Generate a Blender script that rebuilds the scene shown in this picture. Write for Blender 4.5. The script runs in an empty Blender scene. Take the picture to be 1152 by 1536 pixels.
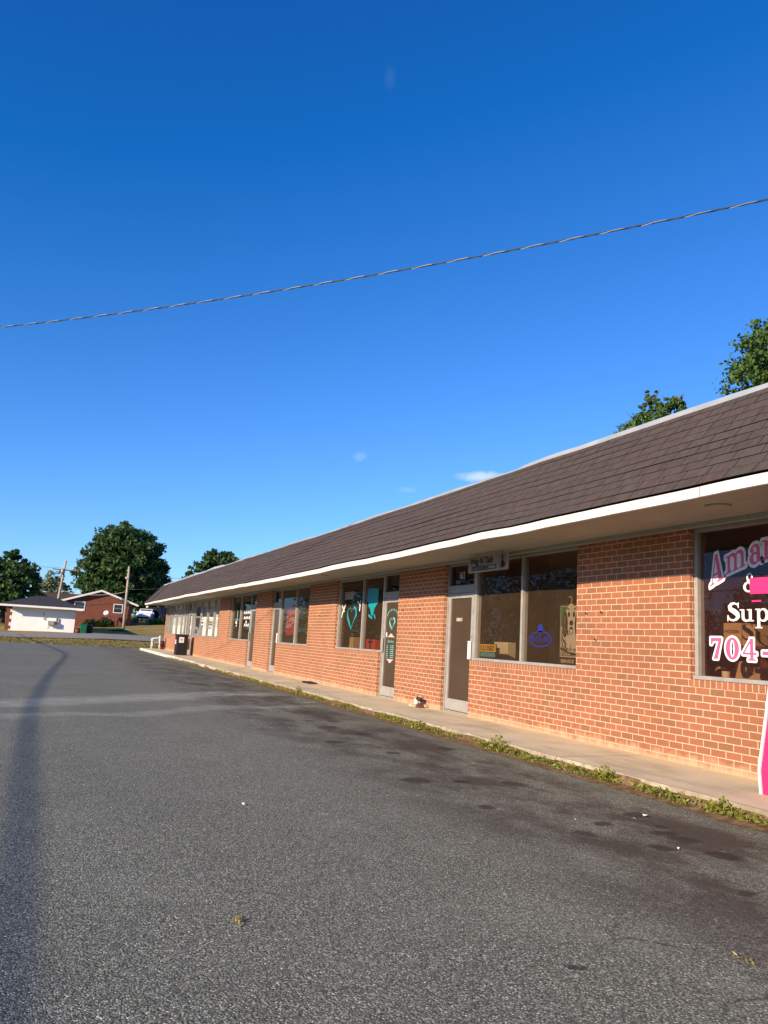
import bpy, bmesh, math, random
import numpy as np
from mathutils import Vector, Matrix, noise

random.seed(7)
rng = np.random.default_rng(11)
R = math.radians
scene = bpy.context.scene
col = scene.collection
WM = {}

# ------------------------------------------------------------------ objects
def props(o, label=None, cat=None, group=None, kind=None):
    if label: o['label'] = label
    if cat: o['category'] = cat
    if group: o['group'] = group
    if kind: o['kind'] = kind
    return o

def link(o, parent=None, mw=None):
    col.objects.link(o)
    mw = mw or Matrix.Identity(4)
    WM[o.name] = mw
    if parent is not None:
        o.parent = parent
        o.matrix_parent_inverse = WM[parent.name].inverted()
    o.matrix_basis = mw
    return o

def empty(name, loc, label, cat, group=None, rz=0.0):
    o = bpy.data.objects.new(name, None)
    o.empty_display_size = .3
    link(o, None, Matrix.Translation(loc) @ Matrix.Rotation(rz, 4, 'Z'))
    return props(o, label, cat, group)

def copy_thing(o, mw, label, parent=None):
    c = o.copy(); col.objects.link(c)
    if parent is None:
        c.matrix_basis = mw; c['label'] = label
    else:
        c.parent = parent
    for ch in o.children: copy_thing(ch, None, None, c)
    return c

class MB:
    """collects faces and makes ONE mesh object"""
    def __init__(s): s.v = []; s.f = []; s.smooth = False
    def add(s, vs, fs):
        b = len(s.v); s.v += [tuple(map(float, p)) for p in vs]
        s.f += [tuple(i + b for i in f) for f in fs]; return s
    def box(s, x0, y0, z0, x1, y1, z1):
        x0, x1 = sorted((x0, x1)); y0, y1 = sorted((y0, y1)); z0, z1 = sorted((z0, z1))
        return s.add([(x0,y0,z0),(x1,y0,z0),(x1,y1,z0),(x0,y1,z0),(x0,y0,z1),(x1,y0,z1),(x1,y1,z1),(x0,y1,z1)],
                     [(0,3,2,1),(4,5,6,7),(0,1,5,4),(1,2,6,5),(2,3,7,6),(3,0,4,7)])
    def quad(s, a, b, c, d): return s.add([a, b, c, d], [(0,1,2,3)])
    def prism(s, pts, fn, t0, t1):
        """2-D outline pts extruded from t0 to t1; fn(u,v,t)->xyz"""
        n = len(pts)
        vs = [fn(u, v, t0) for u, v in pts] + [fn(u, v, t1) for u, v in pts]
        fs = [tuple(range(n))[::-1], tuple(range(n, 2*n))] + [(i, (i+1) % n, n+(i+1) % n, n+i) for i in range(n)]
        return s.add(vs, fs)
    def tube(s, path, rad, n=8, caps=True):
        path = [Vector(p) for p in path]; m = len(path)
        if not hasattr(rad, '__len__'): rad = [rad]*m
        vs = []; up = None
        for i, p in enumerate(path):
            d = (path[min(i+1, m-1)] - path[max(i-1, 0)]).normalized()
            if up is None:
                up = Vector((0,0,1)) if abs(d.z) < .9 else Vector((1,0,0))
            a = d.cross(up)
            if a.length < 1e-5: a = d.orthogonal()
            a.normalize(); b = a.cross(d).normalized(); up = b
            for k in range(n):
                t = 2*math.pi*k/n
                vs.append(p + (a*math.cos(t) + b*math.sin(t))*rad[i])
        fs = [(i*n+k, i*n+(k+1) % n, (i+1)*n+(k+1) % n, (i+1)*n+k) for i in range(m-1) for k in range(n)]
        if caps: fs += [tuple(range(n))[::-1], tuple(range((m-1)*n, m*n))]
        return s.add(vs, fs)
    def ball(s, c, r, n=10, m=6, sq=(1,1,1)):
        vs = []; fs = []
        for j in range(m+1):
            ph = math.pi*j/m
            for k in range(n):
                t = 2*math.pi*k/n
                vs.append((c[0]+r*sq[0]*math.sin(ph)*math.cos(t), c[1]+r*sq[1]*math.sin(ph)*math.sin(t), c[2]+r*sq[2]*math.cos(ph)))
        for j in range(m):
            for k in range(n): fs.append((j*n+k, (j+1)*n+k, (j+1)*n+(k+1) % n, j*n+(k+1) % n))
        return s.add(vs, fs)
    def build(s, name, mat, parent=None, mw=None, bevel=0, smooth=False, uv=True, fix=True):
        me = bpy.data.meshes.new(name); me.from_pydata(s.v, [], s.f)
        if fix:
            bm = bmesh.new(); bm.from_mesh(me); bmesh.ops.recalc_face_normals(bm, faces=bm.faces); bm.to_mesh(me); bm.free()
        if uv: box_uv(me)
        me.materials.append(mat)
        if smooth: me.polygons.foreach_set('use_smooth', [True]*len(me.polygons))
        o = bpy.data.objects.new(name, me); link(o, parent, mw)
        if bevel:
            b = o.modifiers.new('bevel', 'BEVEL'); b.width = bevel; b.segments = 2; b.limit_method = 'ANGLE'
        return o

def box_uv(me):
    ul = me.uv_layers.new(name='UVMap').data
    for p in me.polygons:
        n = p.normal; ax, ay, az = abs(n.x), abs(n.y), abs(n.z)
        for li in p.loop_indices:
            c = me.vertices[me.loops[li].vertex_index].co
            if ax >= ay and ax >= az: ul[li].uv = (c.y, c.z)
            elif ay >= az: ul[li].uv = (c.x, c.z)
            else: ul[li].uv = (c.x, c.y)

# ------------------------------------------------------------------ materials
class NT:
    def __init__(s, name):
        s.m = bpy.data.materials.new(name); s.m.use_nodes = True
        s.t = s.m.node_tree; s.t.nodes.clear()
        s.out = s.t.nodes.new('ShaderNodeOutputMaterial')
    def n(s, typ, **kw):
        nd = s.t.nodes.new(typ)
        for k, v in kw.items():
            if k in nd.inputs.keys(): s.set(nd.inputs[k], v)
            else: setattr(nd, k, v)
        return nd
    def set(s, sock, v):
        if isinstance(v, bpy.types.NodeSocket): s.t.links.new(v, sock)
        elif isinstance(v, (tuple, list)) and len(v) == 3 and sock.type == 'RGBA': sock.default_value = (*v, 1)
        else: sock.default_value = v
    def math(s, op, a, b=0.0, c=None, clamp=False):
        nd = s.t.nodes.new('ShaderNodeMath'); nd.operation = op; nd.use_clamp = clamp
        s.set(nd.inputs[0], a); s.set(nd.inputs[1], b)
        if c is not None: s.set(nd.inputs[2], c)
        return nd.outputs[0]
    def mix(s, f, a, b, mode='MIX'):
        nd = s.t.nodes.new('ShaderNodeMix'); nd.data_type = 'RGBA'; nd.blend_type = mode
        s.set(nd.inputs[0], f); s.set(nd.inputs[6], a); s.set(nd.inputs[7], b); return nd.outputs[2]
    def ramp(s, f, stops):
        nd = s.t.nodes.new('ShaderNodeValToRGB'); el = nd.color_ramp.elements
        while len(el) < len(stops): el.new(.5)
        for e, (p, c) in zip(el, stops):
            e.position = p; e.color = (*c, 1) if len(c) == 3 else c
        s.set(nd.inputs[0], f); return nd.outputs[0]
    def mr(s, v, a, b, c=0.0, d=1.0, smooth=False):
        nd = s.t.nodes.new('ShaderNodeMapRange'); nd.clamp = True
        if smooth: nd.interpolation_type = 'SMOOTHSTEP'
        for i, x in enumerate((v, a, b, c, d)): s.set(nd.inputs[i], x)
        return nd.outputs[0]
    def pos(s): return s.n('ShaderNodeNewGeometry').outputs['Position']
    def uv(s): return s.n('ShaderNodeTexCoord').outputs['UV']
    def noise(s, vec, scale, detail=3.0, rough=.55, out=0):
        nd = s.n('ShaderNodeTexNoise', Scale=scale, Detail=detail, Roughness=rough)
        s.t.links.new(vec, nd.inputs['Vector']); return nd.outputs[out]
    def scale(s, vec, sc, loc=(0,0,0)):
        nd = s.n('ShaderNodeMapping'); nd.inputs['Scale'].default_value = sc; nd.inputs['Location'].default_value = loc
        s.t.links.new(vec, nd.inputs['Vector']); return nd.outputs[0]
    def bump(s, h, strength=.5, dist=.01, normal=None):
        nd = s.n('ShaderNodeBump', Strength=strength, Distance=dist, Height=h)
        if normal is not None: s.set(nd.inputs['Normal'], normal)
        return nd.outputs[0]
    def principled(s, color, rough=.6, metal=0.0, spec=.5, normal=None, **kw):
        p = s.n('ShaderNodeBsdfPrincipled')
        s.set(p.inputs['Base Color'], color); s.set(p.inputs['Roughness'], rough)
        s.set(p.inputs['Metallic'], metal); s.set(p.inputs['Specular IOR Level'], spec)
        if normal is not None: s.set(p.inputs['Normal'], normal)
        for k, v in kw.items(): s.set(p.inputs[k], v)
        return p
    def done(s, shader):
        s.t.links.new(shader.outputs[0] if hasattr(shader, 'outputs') else shader, s.out.inputs['Surface']); return s.m

def paint(name, c, rough=.5, var=.12, metal=0.0, spec=.4, nscale=6.0, bump=0.0, bscale=60):
    t = NT(name); p = t.pos()
    n = t.noise(p, nscale, 5)
    dark = tuple(x*(1-var) for x in c); lite = tuple(min(1, x*(1+var)) for x in c)
    cc = t.ramp(n, [(.3, dark), (.7, lite)])
    nm = t.bump(t.noise(p, bscale, 3), bump, .004) if bump else None
    return t.done(t.principled(cc, t.mr(n, .3, .7, rough*.85, min(1, rough*1.15)), metal, spec, nm))

def flat_mat(name, c, rough=.45, spec=.4):
    t = NT(name); return t.done(t.principled(c, rough, 0, spec))

def brick_mat(name, w, h, offset, c1, c2, mortar, ms=.0060, u0=0.0, v0=0.0, sand=False, nsq=True):
    t = NT(name); uv = t.uv()
    wob = t.noise(uv, 9.0, 2, out=1)
    wv = t.n('ShaderNodeVectorMath', operation='SCALE'); t.t.links.new(t.n_sub(wob), wv.inputs[0]); wv.inputs['Scale'].default_value = .006
    ad = t.n('ShaderNodeVectorMath', operation='ADD'); t.t.links.new(t.scale(uv, (1,1,1), (u0, v0, 0)), ad.inputs[0]); t.t.links.new(wv.outputs[0], ad.inputs[1])
    b = t.n('ShaderNodeTexBrick', offset=offset, offset_frequency=2, squash=1.0)
    t.t.links.new(ad.outputs[0], b.inputs['Vector'])
    for k, v in {'Scale': 1.0, 'Mortar Size': ms, 'Mortar Smooth': .25, 'Bias': 0.0, 'Brick Width': w, 'Row Height': h}.items(): b.inputs[k].default_value = v
    b.inputs['Color1'].default_value = (0,0,0,1); b.inputs['Color2'].default_value = (1,1,1,1); b.inputs['Mortar'].default_value = (.5,.5,.5,1)
    rnd = t.n('ShaderNodeSeparateColor'); t.t.links.new(b.outputs['Color'], rnd.inputs[0])
    grain = t.noise(uv, 140.0, 3, .6); blotch = t.noise(uv, 1.1, 4, .6); mid = t.noise(uv, 22.0, 3)
    base = t.ramp(rnd.outputs[0], [(0, c2), (.25, tuple((a*.75+b_*.25) for a, b_ in zip(c1, c2))), (.6, c1), (1, tuple(x*1.16 for x in c1))])
    base = t.mix(t.mr(mid, .38, .68, 0, .6), base, (.27,.145,.072))
    base = t.mix(t.mr(grain, .5, .75, 0, .45), base, tuple(min(1, x*1.5+.03) for x in c1))
    base = t.mix(t.mr(grain, .45, .3, 0, .5), base, tuple(x*.4 for x in c1))
    mc = t.mix(t.mr(t.noise(uv, 30.0, 4), .3, .75), mortar, tuple(x*.72 for x in mortar))
    cc = t.mix(b.outputs['Fac'], base, mc)
    cc = t.mix(t.mr(blotch, .42, .72, 0, .22), cc, tuple(x*.5 for x in c1))
    sep = t.n('ShaderNodeSeparateXYZ'); t.t.links.new(t.pos(), sep.inputs[0])
    if sand:
        edge = t.math('ADD', sep.outputs[2], t.mr(t.noise(t.pos(), 7.0, 5), 0, 1, -.13, .13))
        cc = t.mix(t.mr(edge, .12, .25, .8, 0), cc, (.52,.40,.255))
    hgt = t.math('ADD', t.math('MULTIPLY', b.outputs['Fac'], -1.0), t.math('MULTIPLY', grain, .35))
    nm = t.bump(hgt, .55, .006)
    return t.done(t.principled(cc, .9, 0, .15, nm))

def _nsub(t, c):
    v = t.n('ShaderNodeVectorMath', operation='SUBTRACT'); t.t.links.new(c, v.inputs[0]); v.inputs[1].default_value = (.5,.5,.5); return v.outputs[0]
NT.n_sub = _nsub

BR1, BR2, MORT = (.375,.132,.072), (.265,.122,.070), (.72,.575,.385)
M = {}
M['brick'] = brick_mat('red_brick', .2105, .0813, .5, BR1, BR2, MORT, u0=-.1, v0=-.11, sand=True)
M['rowlock'] = brick_mat('rowlock_brick', .0813, .4, 0, BR1, BR2, MORT, u0=.03, v0=-.9)
M['far_brick'] = brick_mat('maroon_brick', .21, .075, .5, (.20,.050,.036), (.13,.036,.030), (.24,.12,.09), ms=.005)
M['alum'] = paint('brushed_aluminium', (.43,.41,.375), .45, .10, .25, .4)
M['alum_dk'] = paint('weathered_aluminium', (.36,.34,.31), .5, .12, .25, .4)
def soffit_paint():
    t = NT('soffit_paint'); p = t.pos(); sep = t.n('ShaderNodeSeparateXYZ'); t.t.links.new(p, sep.inputs[0])
    n = t.noise(p, 1.3, 6, .65); r_ = t.noise(t.scale(p, (2.5,.7,1)), 1.7, 6, .7)
    cc = t.ramp(n, [(.3, (.325,.335,.285)), (.7, (.385,.395,.335))]); cc = t.mix(t.mr(r_, .58, .74, 0, .45), cc, (.26,.19,.13))
    fr = t.math('ABSOLUTE', t.math('SUBTRACT', t.math('FRACT', t.math('DIVIDE', sep.outputs[1], 2.44)), .5))
    cc = t.mix(t.mr(fr, .0012, .0024, .55, 0), cc, (.12,.10,.08))
    return t.done(t.principled(cc, .75, 0, .25, t.bump(n, .2, .01)))
M['soffit'] = soffit_paint()
def peeling():
    t = NT('peeling_white_paint'); p = t.pos(); sep = t.n('ShaderNodeSeparateXYZ'); t.t.links.new(p, sep.inputs[0])
    st = t.noise(t.scale(p, (1,2.2,.5)), 2.2, 5, .6); pe = t.noise(t.scale(p, (1,.8,2.2)), 2.6, 7, .72)
    cc = t.ramp(st, [(.3, (.66,.62,.54)), (.62, (.82,.80,.75))])
    cc = t.mix(t.mr(pe, .66, .69, 0, .9), cc, (.27,.23,.18))
    fr = t.math('ABSOLUTE', t.math('SUBTRACT', t.math('FRACT', t.math('DIVIDE', sep.outputs[1], 3.66)), .5))
    cc = t.mix(t.mr(fr, .0010, .0018, .8, 0), cc, (.10,.09,.08))
    return t.done(t.principled(cc, .55, 0, .35, t.bump(t.math('MULTIPLY', pe, -1.0), .15, .004)))
M['white'] = paint('white_trim_paint', (.80,.78,.73), .5, .05, 0, .4, 3, .1, 40); M['fascia'] = peeling()
M['coping'] = paint('coping_metal', (.44,.47,.48), .4, .12, .2, .5, 2)
M['black'] = paint('black_rubber', (.012,.012,.012), .6, .2)
M['vinyl_white'] = flat_mat('white_vinyl', (.85,.84,.82), .35)
M['vinyl_pink'] = flat_mat('pink_vinyl', (.80,.115,.27), .35)
M['hot_pink'] = flat_mat('hot_pink_panel', (.85,.04,.20), .4)
M['teal'] = flat_mat('teal_vinyl', (.006,.30,.36), .4)
M['mint'] = flat_mat('mint_vinyl', (.16,.55,.52), .4)
M['palepink'] = flat_mat('pale_pink_vinyl', (.75,.50,.50), .4)
M['blue_vinyl'] = flat_mat('blue_vinyl', (.020,.026,.21), .5)
M['cardboard'] = paint('cardboard', (.38,.25,.13), .85, .12, 0, .2, 12)
M['wood'] = paint('weathered_pole_wood', (.40,.32,.24), .85, .25, 0, .1, 3, .3, 30)
M['bark'] = paint('bark', (.10,.075,.055), .9, .35, 0, .1, 4, .6, 25)
M['cable'] = paint('cable_sheath', (.035,.04,.05), .5, .3)
M['red_cloth'] = paint('red_cloth', (.33,.010,.014), .7, .15)
M['plastic_white'] = paint('white_plastic', (.78,.78,.76), .4, .04)
M['green_plastic'] = paint('green_plastic', (.008,.13,.055), .45, .1)
M['tyre'] = paint('tyre_rubber', (.015,.015,.016), .85, .2)
M['darkglass'] = flat_mat('dark_window_glass', (.012,.016,.022), .05, .8)
M['paper'] = paint('paper', (.72,.70,.67), .7, .06, 0, .2, 20)

def glass_mat(name, tint, refl=1.5, film=None):
    t = NT(name)
    g_ = t.n('ShaderNodeNewGeometry'); dt = t.n('ShaderNodeVectorMath', operation='DOT_PRODUCT')
    t.t.links.new(g_.outputs['Normal'], dt.inputs[0]); t.t.links.new(g_.outputs['Incoming'], dt.inputs[1])
    c_ = t.math('SUBTRACT', 1.0, t.math('ABSOLUTE', dt.outputs['Value']), clamp=True)
    fr = t.math('ADD', .042, t.math('MULTIPLY', t.math('POWER', c_, 5.0), .95))     # Schlick, both faces of the pane
    wav = t.bump(t.noise(t.pos(), .9, 1), .04, .05)
    gl = t.n('ShaderNodeBsdfGlossy', Roughness=.012, Color=(.95,.96,1.0)); t.set(gl.inputs['Normal'], wav)
    tr = t.n('ShaderNodeBsdfTransparent', Color=tint)
    body = tr.outputs[0]
    if film:
        df = t.n('ShaderNodeBsdfDiffuse', Color=film); fm = t.n('ShaderNodeMixShader')
        sm = t.noise(t.scale(t.pos(), (1,1,.6)), 2.2, 5, .6)
        t.set(fm.inputs[0], t.mr(sm, .3, .75, .10, .17)); t.t.links.new(tr.outputs[0], fm.inputs[1]); t.t.links.new(df.outputs[0], fm.inputs[2]); body = fm.outputs[0]
    mx = t.n('ShaderNodeMixShader'); t.set(mx.inputs[0], t.math('MULTIPLY', fr, refl, clamp=True))
    t.t.links.new(body, mx.inputs[1]); t.t.links.new(gl.outputs[0], mx.inputs[2])
    return t.done(mx)
M['glass'] = glass_mat('shop_glass', (.80,.73,.65), .62, (.24,.15,.09))
M['glass_red'] = glass_mat('maroon_film_glass', (.80,.70,.65), .85, (.20,.085,.07))
M['glass_tan'] = glass_mat('amber_film_glass', (.80,.74,.62), .62, (.26,.20,.11))
M['glass_dk'] = glass_mat('tinted_door_glass', (.42,.34,.27), .75)
M['glass_clear'] = glass_mat('clear_glass', (.88,.88,.86), 1.0)

M['door_brown'] = paint('brown_film_glass', (.075,.050,.032), .10, .12, 0, .45, 1.5)
def room_mat(name, c): return paint(name, c, .85, .18, 0, .15, 2.0)

def shingle_mat():
    t = NT('asphalt_shingles'); uv = t.uv()
    b = t.n('ShaderNodeTexBrick', offset=.37, offset_frequency=2, squash=1.0)
    t.t.links.new(uv, b.inputs['Vector'])
    for k, v in {'Scale': 1.0, 'Mortar Size': .006, 'Mortar Smooth': .1, 'Brick Width': .32, 'Row Height': .145}.items(): b.inputs[k].default_value = v
    b.inputs['Color1'].default_value = (0,0,0,1); b.inputs['Color2'].default_value = (1,1,1,1); b.inputs['Mortar'].default_value = (.5,.5,.5,1)
    sp = t.n('ShaderNodeSeparateColor'); t.t.links.new(b.outputs['Color'], sp.inputs[0])
    base = t.ramp(sp.outputs[0], [(0, (.058,.047,.041)), (.35, (.074,.053,.047)), (.6, (.082,.052,.046)), (.8, (.064,.055,.048)), (1, (.074,.064,.055))])
    gr = t.noise(uv, 260.0, 2, .7); big = t.noise(t.scale(uv, (.35,1.3,1)), 1.6, 5, .6)
    base = t.mix(t.mr(gr, .35, .75, .0, .6), base, (.115,.09,.078))
    base = t.mix(t.mr(gr, .45, .25, .0, .6), base, (.028,.02,.018))
    base = t.mix(t.mr(big, .35, .7, .0, .6), base, (.092,.074,.064))
    mot = t.noise(t.scale(uv, (2.2,.9,1)), 6.0, 5, .7)
    base = t.mix(t.mr(mot, .45, .72, 0, .55), base, (.036,.028,.025)); base = t.mix(t.mr(mot, .5, .28, 0, .45), base, (.10,.085,.075))
    base = t.mix(t.math('MULTIPLY', b.outputs['Fac'], .95), base, (.010,.008,.008))
    nm = t.bump(t.math('SUBTRACT', t.math('MULTIPLY', gr, .5), b.outputs['Fac']), .5, .006)
    return t.done(t.principled(base, .92, 0, .18, nm))
M['shingle'] = shingle_mat()

def house_roof_mat(name, c):
    t = NT(name); p = t.pos()
    n = t.noise(t.scale(p, (1,1,8)), 2.0, 4); g = t.noise(p, 20, 2)
    cc = t.mix(t.mr(n, .35, .7, 0, .6), c, tuple(x*.6 for x in c)); cc = t.mix(t.mr(g, .5, .8, 0, .5), cc, tuple(x*1.5 for x in c))
    return t.done(t.principled(cc, .9, 0, .2))
M['roof_grey'] = house_roof_mat('grey_shingle_roof', (.052,.052,.055)); M['roof_brown'] = house_roof_mat('brown_shingle_roof', (.085,.068,.056))

def asphalt_mat():
    t = NT('worn_asphalt'); p = t.pos()
    sep = t.n('ShaderNodeSeparateXYZ'); t.t.links.new(p, sep.inputs[0])
    x, y = sep.outputs[0], sep.outputs[1]
    vo = t.n('ShaderNodeTexVoronoi', Scale=118.0, Randomness=1.0, feature='F1'); t.t.links.new(p, vo.inputs['Vector'])
    sc = t.n('ShaderNodeSeparateColor'); t.t.links.new(vo.outputs['Color'], sc.inputs[0])
    vo2 = t.n('ShaderNodeTexVoronoi', Scale=270.0, Randomness=1.0, feature='F1'); t.t.links.new(p, vo2.inputs['Vector'])
    sc2 = t.n('ShaderNodeSeparateColor'); t.t.links.new(vo2.outputs['Color'], sc2.inputs[0])
    stone = t.ramp(sc.outputs[0], [(0, (.075,.076,.055)), (.28, (.17,.173,.126)), (.62, (.295,.30,.215)), (.86, (.50,.51,.375)), (1, (.85,.86,.66))])
    stone2 = t.ramp(sc2.outputs[1], [(0, (.06,.059,.05)), (.5, (.25,.253,.182)), (.9, (.45,.455,.33)), (1, (.72,.73,.56))])
    base = t.mix(.28, stone, stone2)
    gap = t.mr(vo.outputs['Distance'], .35, .75, 0, .75)
    base = t.mix(gap, base, (.045,.042,.037))
    # rare pale chips
    base = t.mix(t.mr(sc.outputs[1], .992, .994), base, (.8,.78,.7))
    pat = t.noise(p, .22, 5, .6); pat2 = t.noise(p, 1.3, 5, .6)
    base = t.mix(t.mr(pat, .38, .66, 0, .30), base, (.12,.12,.094))
    base = t.mix(t.mr(pat2, .5, .75, 0, .28), base, (.32,.32,.25))
    # oil-darkened parking bays beside the walk: blotchy stains with their own outlines
    st = t.noise(t.scale(p, (1.0,.55,1), (3.1,1.7,0)), 1.5, 7, .68)
    band = t.math('MULTIPLY', t.mr(x, 2.3, 3.9, 0, 1, True), t.mr(x, 5.4, 4.9, .15, 1, True))
    near = t.mr(y, 40, 20, .55, 1)
    base = t.mix(t.math('MULTIPLY', t.math('MULTIPLY', t.mr(st, .42, .58, .08, .88), band), near), base, (.070,.054,.040))
    dots = t.n('ShaderNodeTexVoronoi', Scale=1.9, Randomness=1.0, feature='F1')
    dv = t.n('ShaderNodeVectorMath', operation='ADD'); t.t.links.new(p, dv.inputs[0])
    dsc = t.n('ShaderNodeVectorMath', operation='SCALE'); t.t.links.new(t.noise(p, 6.0, 2, out=1), dsc.inputs[0]); dsc.inputs['Scale'].default_value = .16
    t.t.links.new(dsc.outputs[0], dv.inputs[1]); t.t.links.new(dv.outputs[0], dots.inputs['Vector'])
    dc = t.n('ShaderNodeSeparateColor'); t.t.links.new(dots.outputs['Color'], dc.inputs[0])
    spot = t.math('MULTIPLY', t.math('MULTIPLY', t.mr(dots.outputs['Distance'], .13, .22, 1, 0, True), t.mr(dc.outputs[0], .45, .55)), band)
    base = t.mix(t.math('MULTIPLY', spot, .8), base, (.035,.027,.022))
    wob = t.n('ShaderNodeVectorMath', operation='ADD'); t.t.links.new(p, wob.inputs[0]); t.t.links.new(dsc.outputs[0], wob.inputs[1])
    ws = t.n('ShaderNodeSeparateXYZ'); t.t.links.new(wob.outputs[0], ws.inputs[0])
    drip = None
    for (cx, cy, r_) in ((4.72,5.40,.13),(4.45,4.81,.12),(4.46,4.62,.13),(3.82,4.94,.10),(4.41,6.83,.16),(3.45,7.09,.17),(4.42,4.19,.13),(4.12,4.45,.10),(4.16,5.17,.09),(3.87,3.51,.07),(4.6,5.0,.07),(4.9,9.2,.15),(3.6,9.8,.16),(4.3,10.6,.14),(2.2,2.9,.05)):
        d = t.math('SQRT', t.math('ADD', t.math('POWER', t.math('SUBTRACT', ws.outputs[0], cx+.08), 2.0), t.math('POWER', t.math('SUBTRACT', ws.outputs[1], cy+.08), 2.0)))
        k = t.mr(d, r_*.6, r_*1.15, 1, 0, True); drip = k if drip is None else t.math('MAXIMUM', drip, k)
    base = t.mix(t.math('MULTIPLY', drip, .72), base, (.032,.026,.021))
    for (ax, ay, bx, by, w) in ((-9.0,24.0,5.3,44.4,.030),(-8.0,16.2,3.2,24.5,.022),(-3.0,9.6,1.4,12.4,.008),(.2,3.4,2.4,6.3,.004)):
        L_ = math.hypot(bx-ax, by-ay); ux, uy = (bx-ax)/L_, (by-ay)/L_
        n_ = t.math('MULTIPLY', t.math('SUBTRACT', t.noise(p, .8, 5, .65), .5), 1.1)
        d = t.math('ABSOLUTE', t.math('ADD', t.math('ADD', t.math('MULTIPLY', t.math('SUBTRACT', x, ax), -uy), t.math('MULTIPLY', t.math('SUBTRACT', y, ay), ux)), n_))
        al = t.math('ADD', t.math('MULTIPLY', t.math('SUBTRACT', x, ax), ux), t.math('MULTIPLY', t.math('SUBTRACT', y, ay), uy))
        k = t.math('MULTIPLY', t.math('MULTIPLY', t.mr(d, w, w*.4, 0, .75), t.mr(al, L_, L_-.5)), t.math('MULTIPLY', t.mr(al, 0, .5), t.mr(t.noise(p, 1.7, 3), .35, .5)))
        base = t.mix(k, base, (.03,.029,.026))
    # pale worn strip across the lot (old ground-off bay markings)
    for (cx, cy, ang, w, a) in ((2.6, 16.4, .60, .85, .34), (2.2, 13.5, .50, .40, .24)):
        dx = t.math('MULTIPLY', t.math('SUBTRACT', x, cx), -math.sin(ang)); dy = t.math('MULTIPLY', t.math('SUBTRACT', y, cy), math.cos(ang))
        d = t.math('ABSOLUTE', t.math('ADD', t.math('ADD', dx, dy), t.math('MULTIPLY', t.math('SUBTRACT', t.noise(p, .45, 4), .5), 1.9)))
        k = t.math('MULTIPLY', t.mr(d, w, w*.2, 0, a, True), t.mr(t.noise(p, 2.5, 5, .7), .3, .6, .25, 1))
        base = t.mix(t.math('MULTIPLY', k, t.math('MULTIPLY', t.mr(x, 5.3, 4.6), t.mr(x, -3, -1.0))), base, (.66,.65,.54))
    # hairline cracks
    ck = t.n('ShaderNodeTexVoronoi', Scale=.16, feature='DISTANCE_TO_EDGE'); cv = t.n('ShaderNodeVectorMath', operation='ADD')
    t.t.links.new(p, cv.inputs[0]); cs = t.n('ShaderNodeVectorMath', operation='SCALE'); t.t.links.new(t.noise(p, .9, 4, out=1), cs.inputs[0]); cs.inputs['Scale'].default_value = 1.6
    t.t.links.new(cs.outputs[0], cv.inputs[1]); t.t.links.new(cv.outputs[0], ck.inputs['Vector'])
    crack = t.math('MULTIPLY', t.mr(ck.outputs['Distance'], .0008, .0022, .55, 0), t.mr(pat2, .5, .62))
    base = t.mix(crack, base, (.012,.012,.012))
    h = t.math('ADD', t.math('MULTIPLY', vo.outputs['Distance'], -1.0), t.math('MULTIPLY', vo2.outputs['Distance'], -.4))
    h = t.math('ADD', h, t.math('MULTIPLY', t.noise(p, 1.0, 3), .8))
    nm = t.bump(h, .55, .012)
    return t.done(t.principled(base, .86, 0, .25, nm))
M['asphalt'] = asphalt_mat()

def road_mat():
    t = NT('grey_road'); p = t.pos(); n = t.noise(p, 1.0, 5); g = t.noise(p, 30, 3)
    cc = t.ramp(n, [(.3, (.22,.20,.165)), (.7, (.32,.29,.24))]); cc = t.mix(t.mr(g, .4, .7, 0, .4), cc, (.40,.36,.3))
    return t.done(t.principled(cc, .9, 0, .2))
M['road'] = road_mat()

def concrete_mat():
    t = NT('walk_concrete'); p = t.pos()
    sep = t.n('ShaderNodeSeparateXYZ'); t.t.links.new(p, sep.inputs[0])
    n = t.noise(p, 1.3, 6, .6); g = t.noise(p, 60, 3); f = t.noise(t.scale(p, (2.2,.5,1)), 1.2, 5, .65)
    cc = t.ramp(n, [(.28, (.49,.42,.285)), (.55, (.66,.575,.395)), (.8, (.75,.67,.48))])
    cc = t.mix(t.mr(f, .50, .72, 0, .6), cc, (.29,.235,.155))
    cc = t.mix(t.mr(g, .5, .8, 0, .35), cc, (.78,.71,.54)); cc = t.mix(t.mr(g, .42, .25, 0, .35), cc, (.3,.245,.165))
    # joints across the walk every 3.1 m and the sandy strip at the wall foot
    fr = t.math('ABSOLUTE', t.math('SUBTRACT', t.math('FRACT', t.math('ADD', t.math('DIVIDE', sep.outputs[1], 3.1), t.math('MULTIPLY', g, .002))), .5))
    cc = t.mix(t.mr(fr, .0028, .0052, .85, 0), cc, (.075,.06,.04))
    wob = t.math('ADD', sep.outputs[0], t.mr(t.noise(p, 2.2, 4), 0, 1, -.22, .22))
    cc = t.mix(t.mr(wob, 6.62, 6.85, 0, .75), cc, (.74,.59,.34))
    cc = t.mix(t.math('MULTIPLY', t.mr(sep.outputs[0], 5.64, 5.58), t.mr(t.noise(p, 5, 5, .7), .38, .6, .35, 1)), cc, (.30,.245,.16))
    # worn white kerb paint towards the far end
    kp = t.math('MULTIPLY', t.mr(sep.outputs[0], 5.70, 5.66), t.mr(sep.outputs[1], 27, 33))
    cc = t.mix(t.math('MULTIPLY', kp, t.mr(t.noise(p, 1.6, 5, .7), .42, .5, .15, .9)), cc, (.74,.71,.64))
    nm = t.bump(t.math('ADD', g, t.math('MULTIPLY', n, 2)), .35, .006)
    return t.done(t.principled(cc, .9, 0, .2, nm))
M['concrete'] = concrete_mat()

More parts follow.
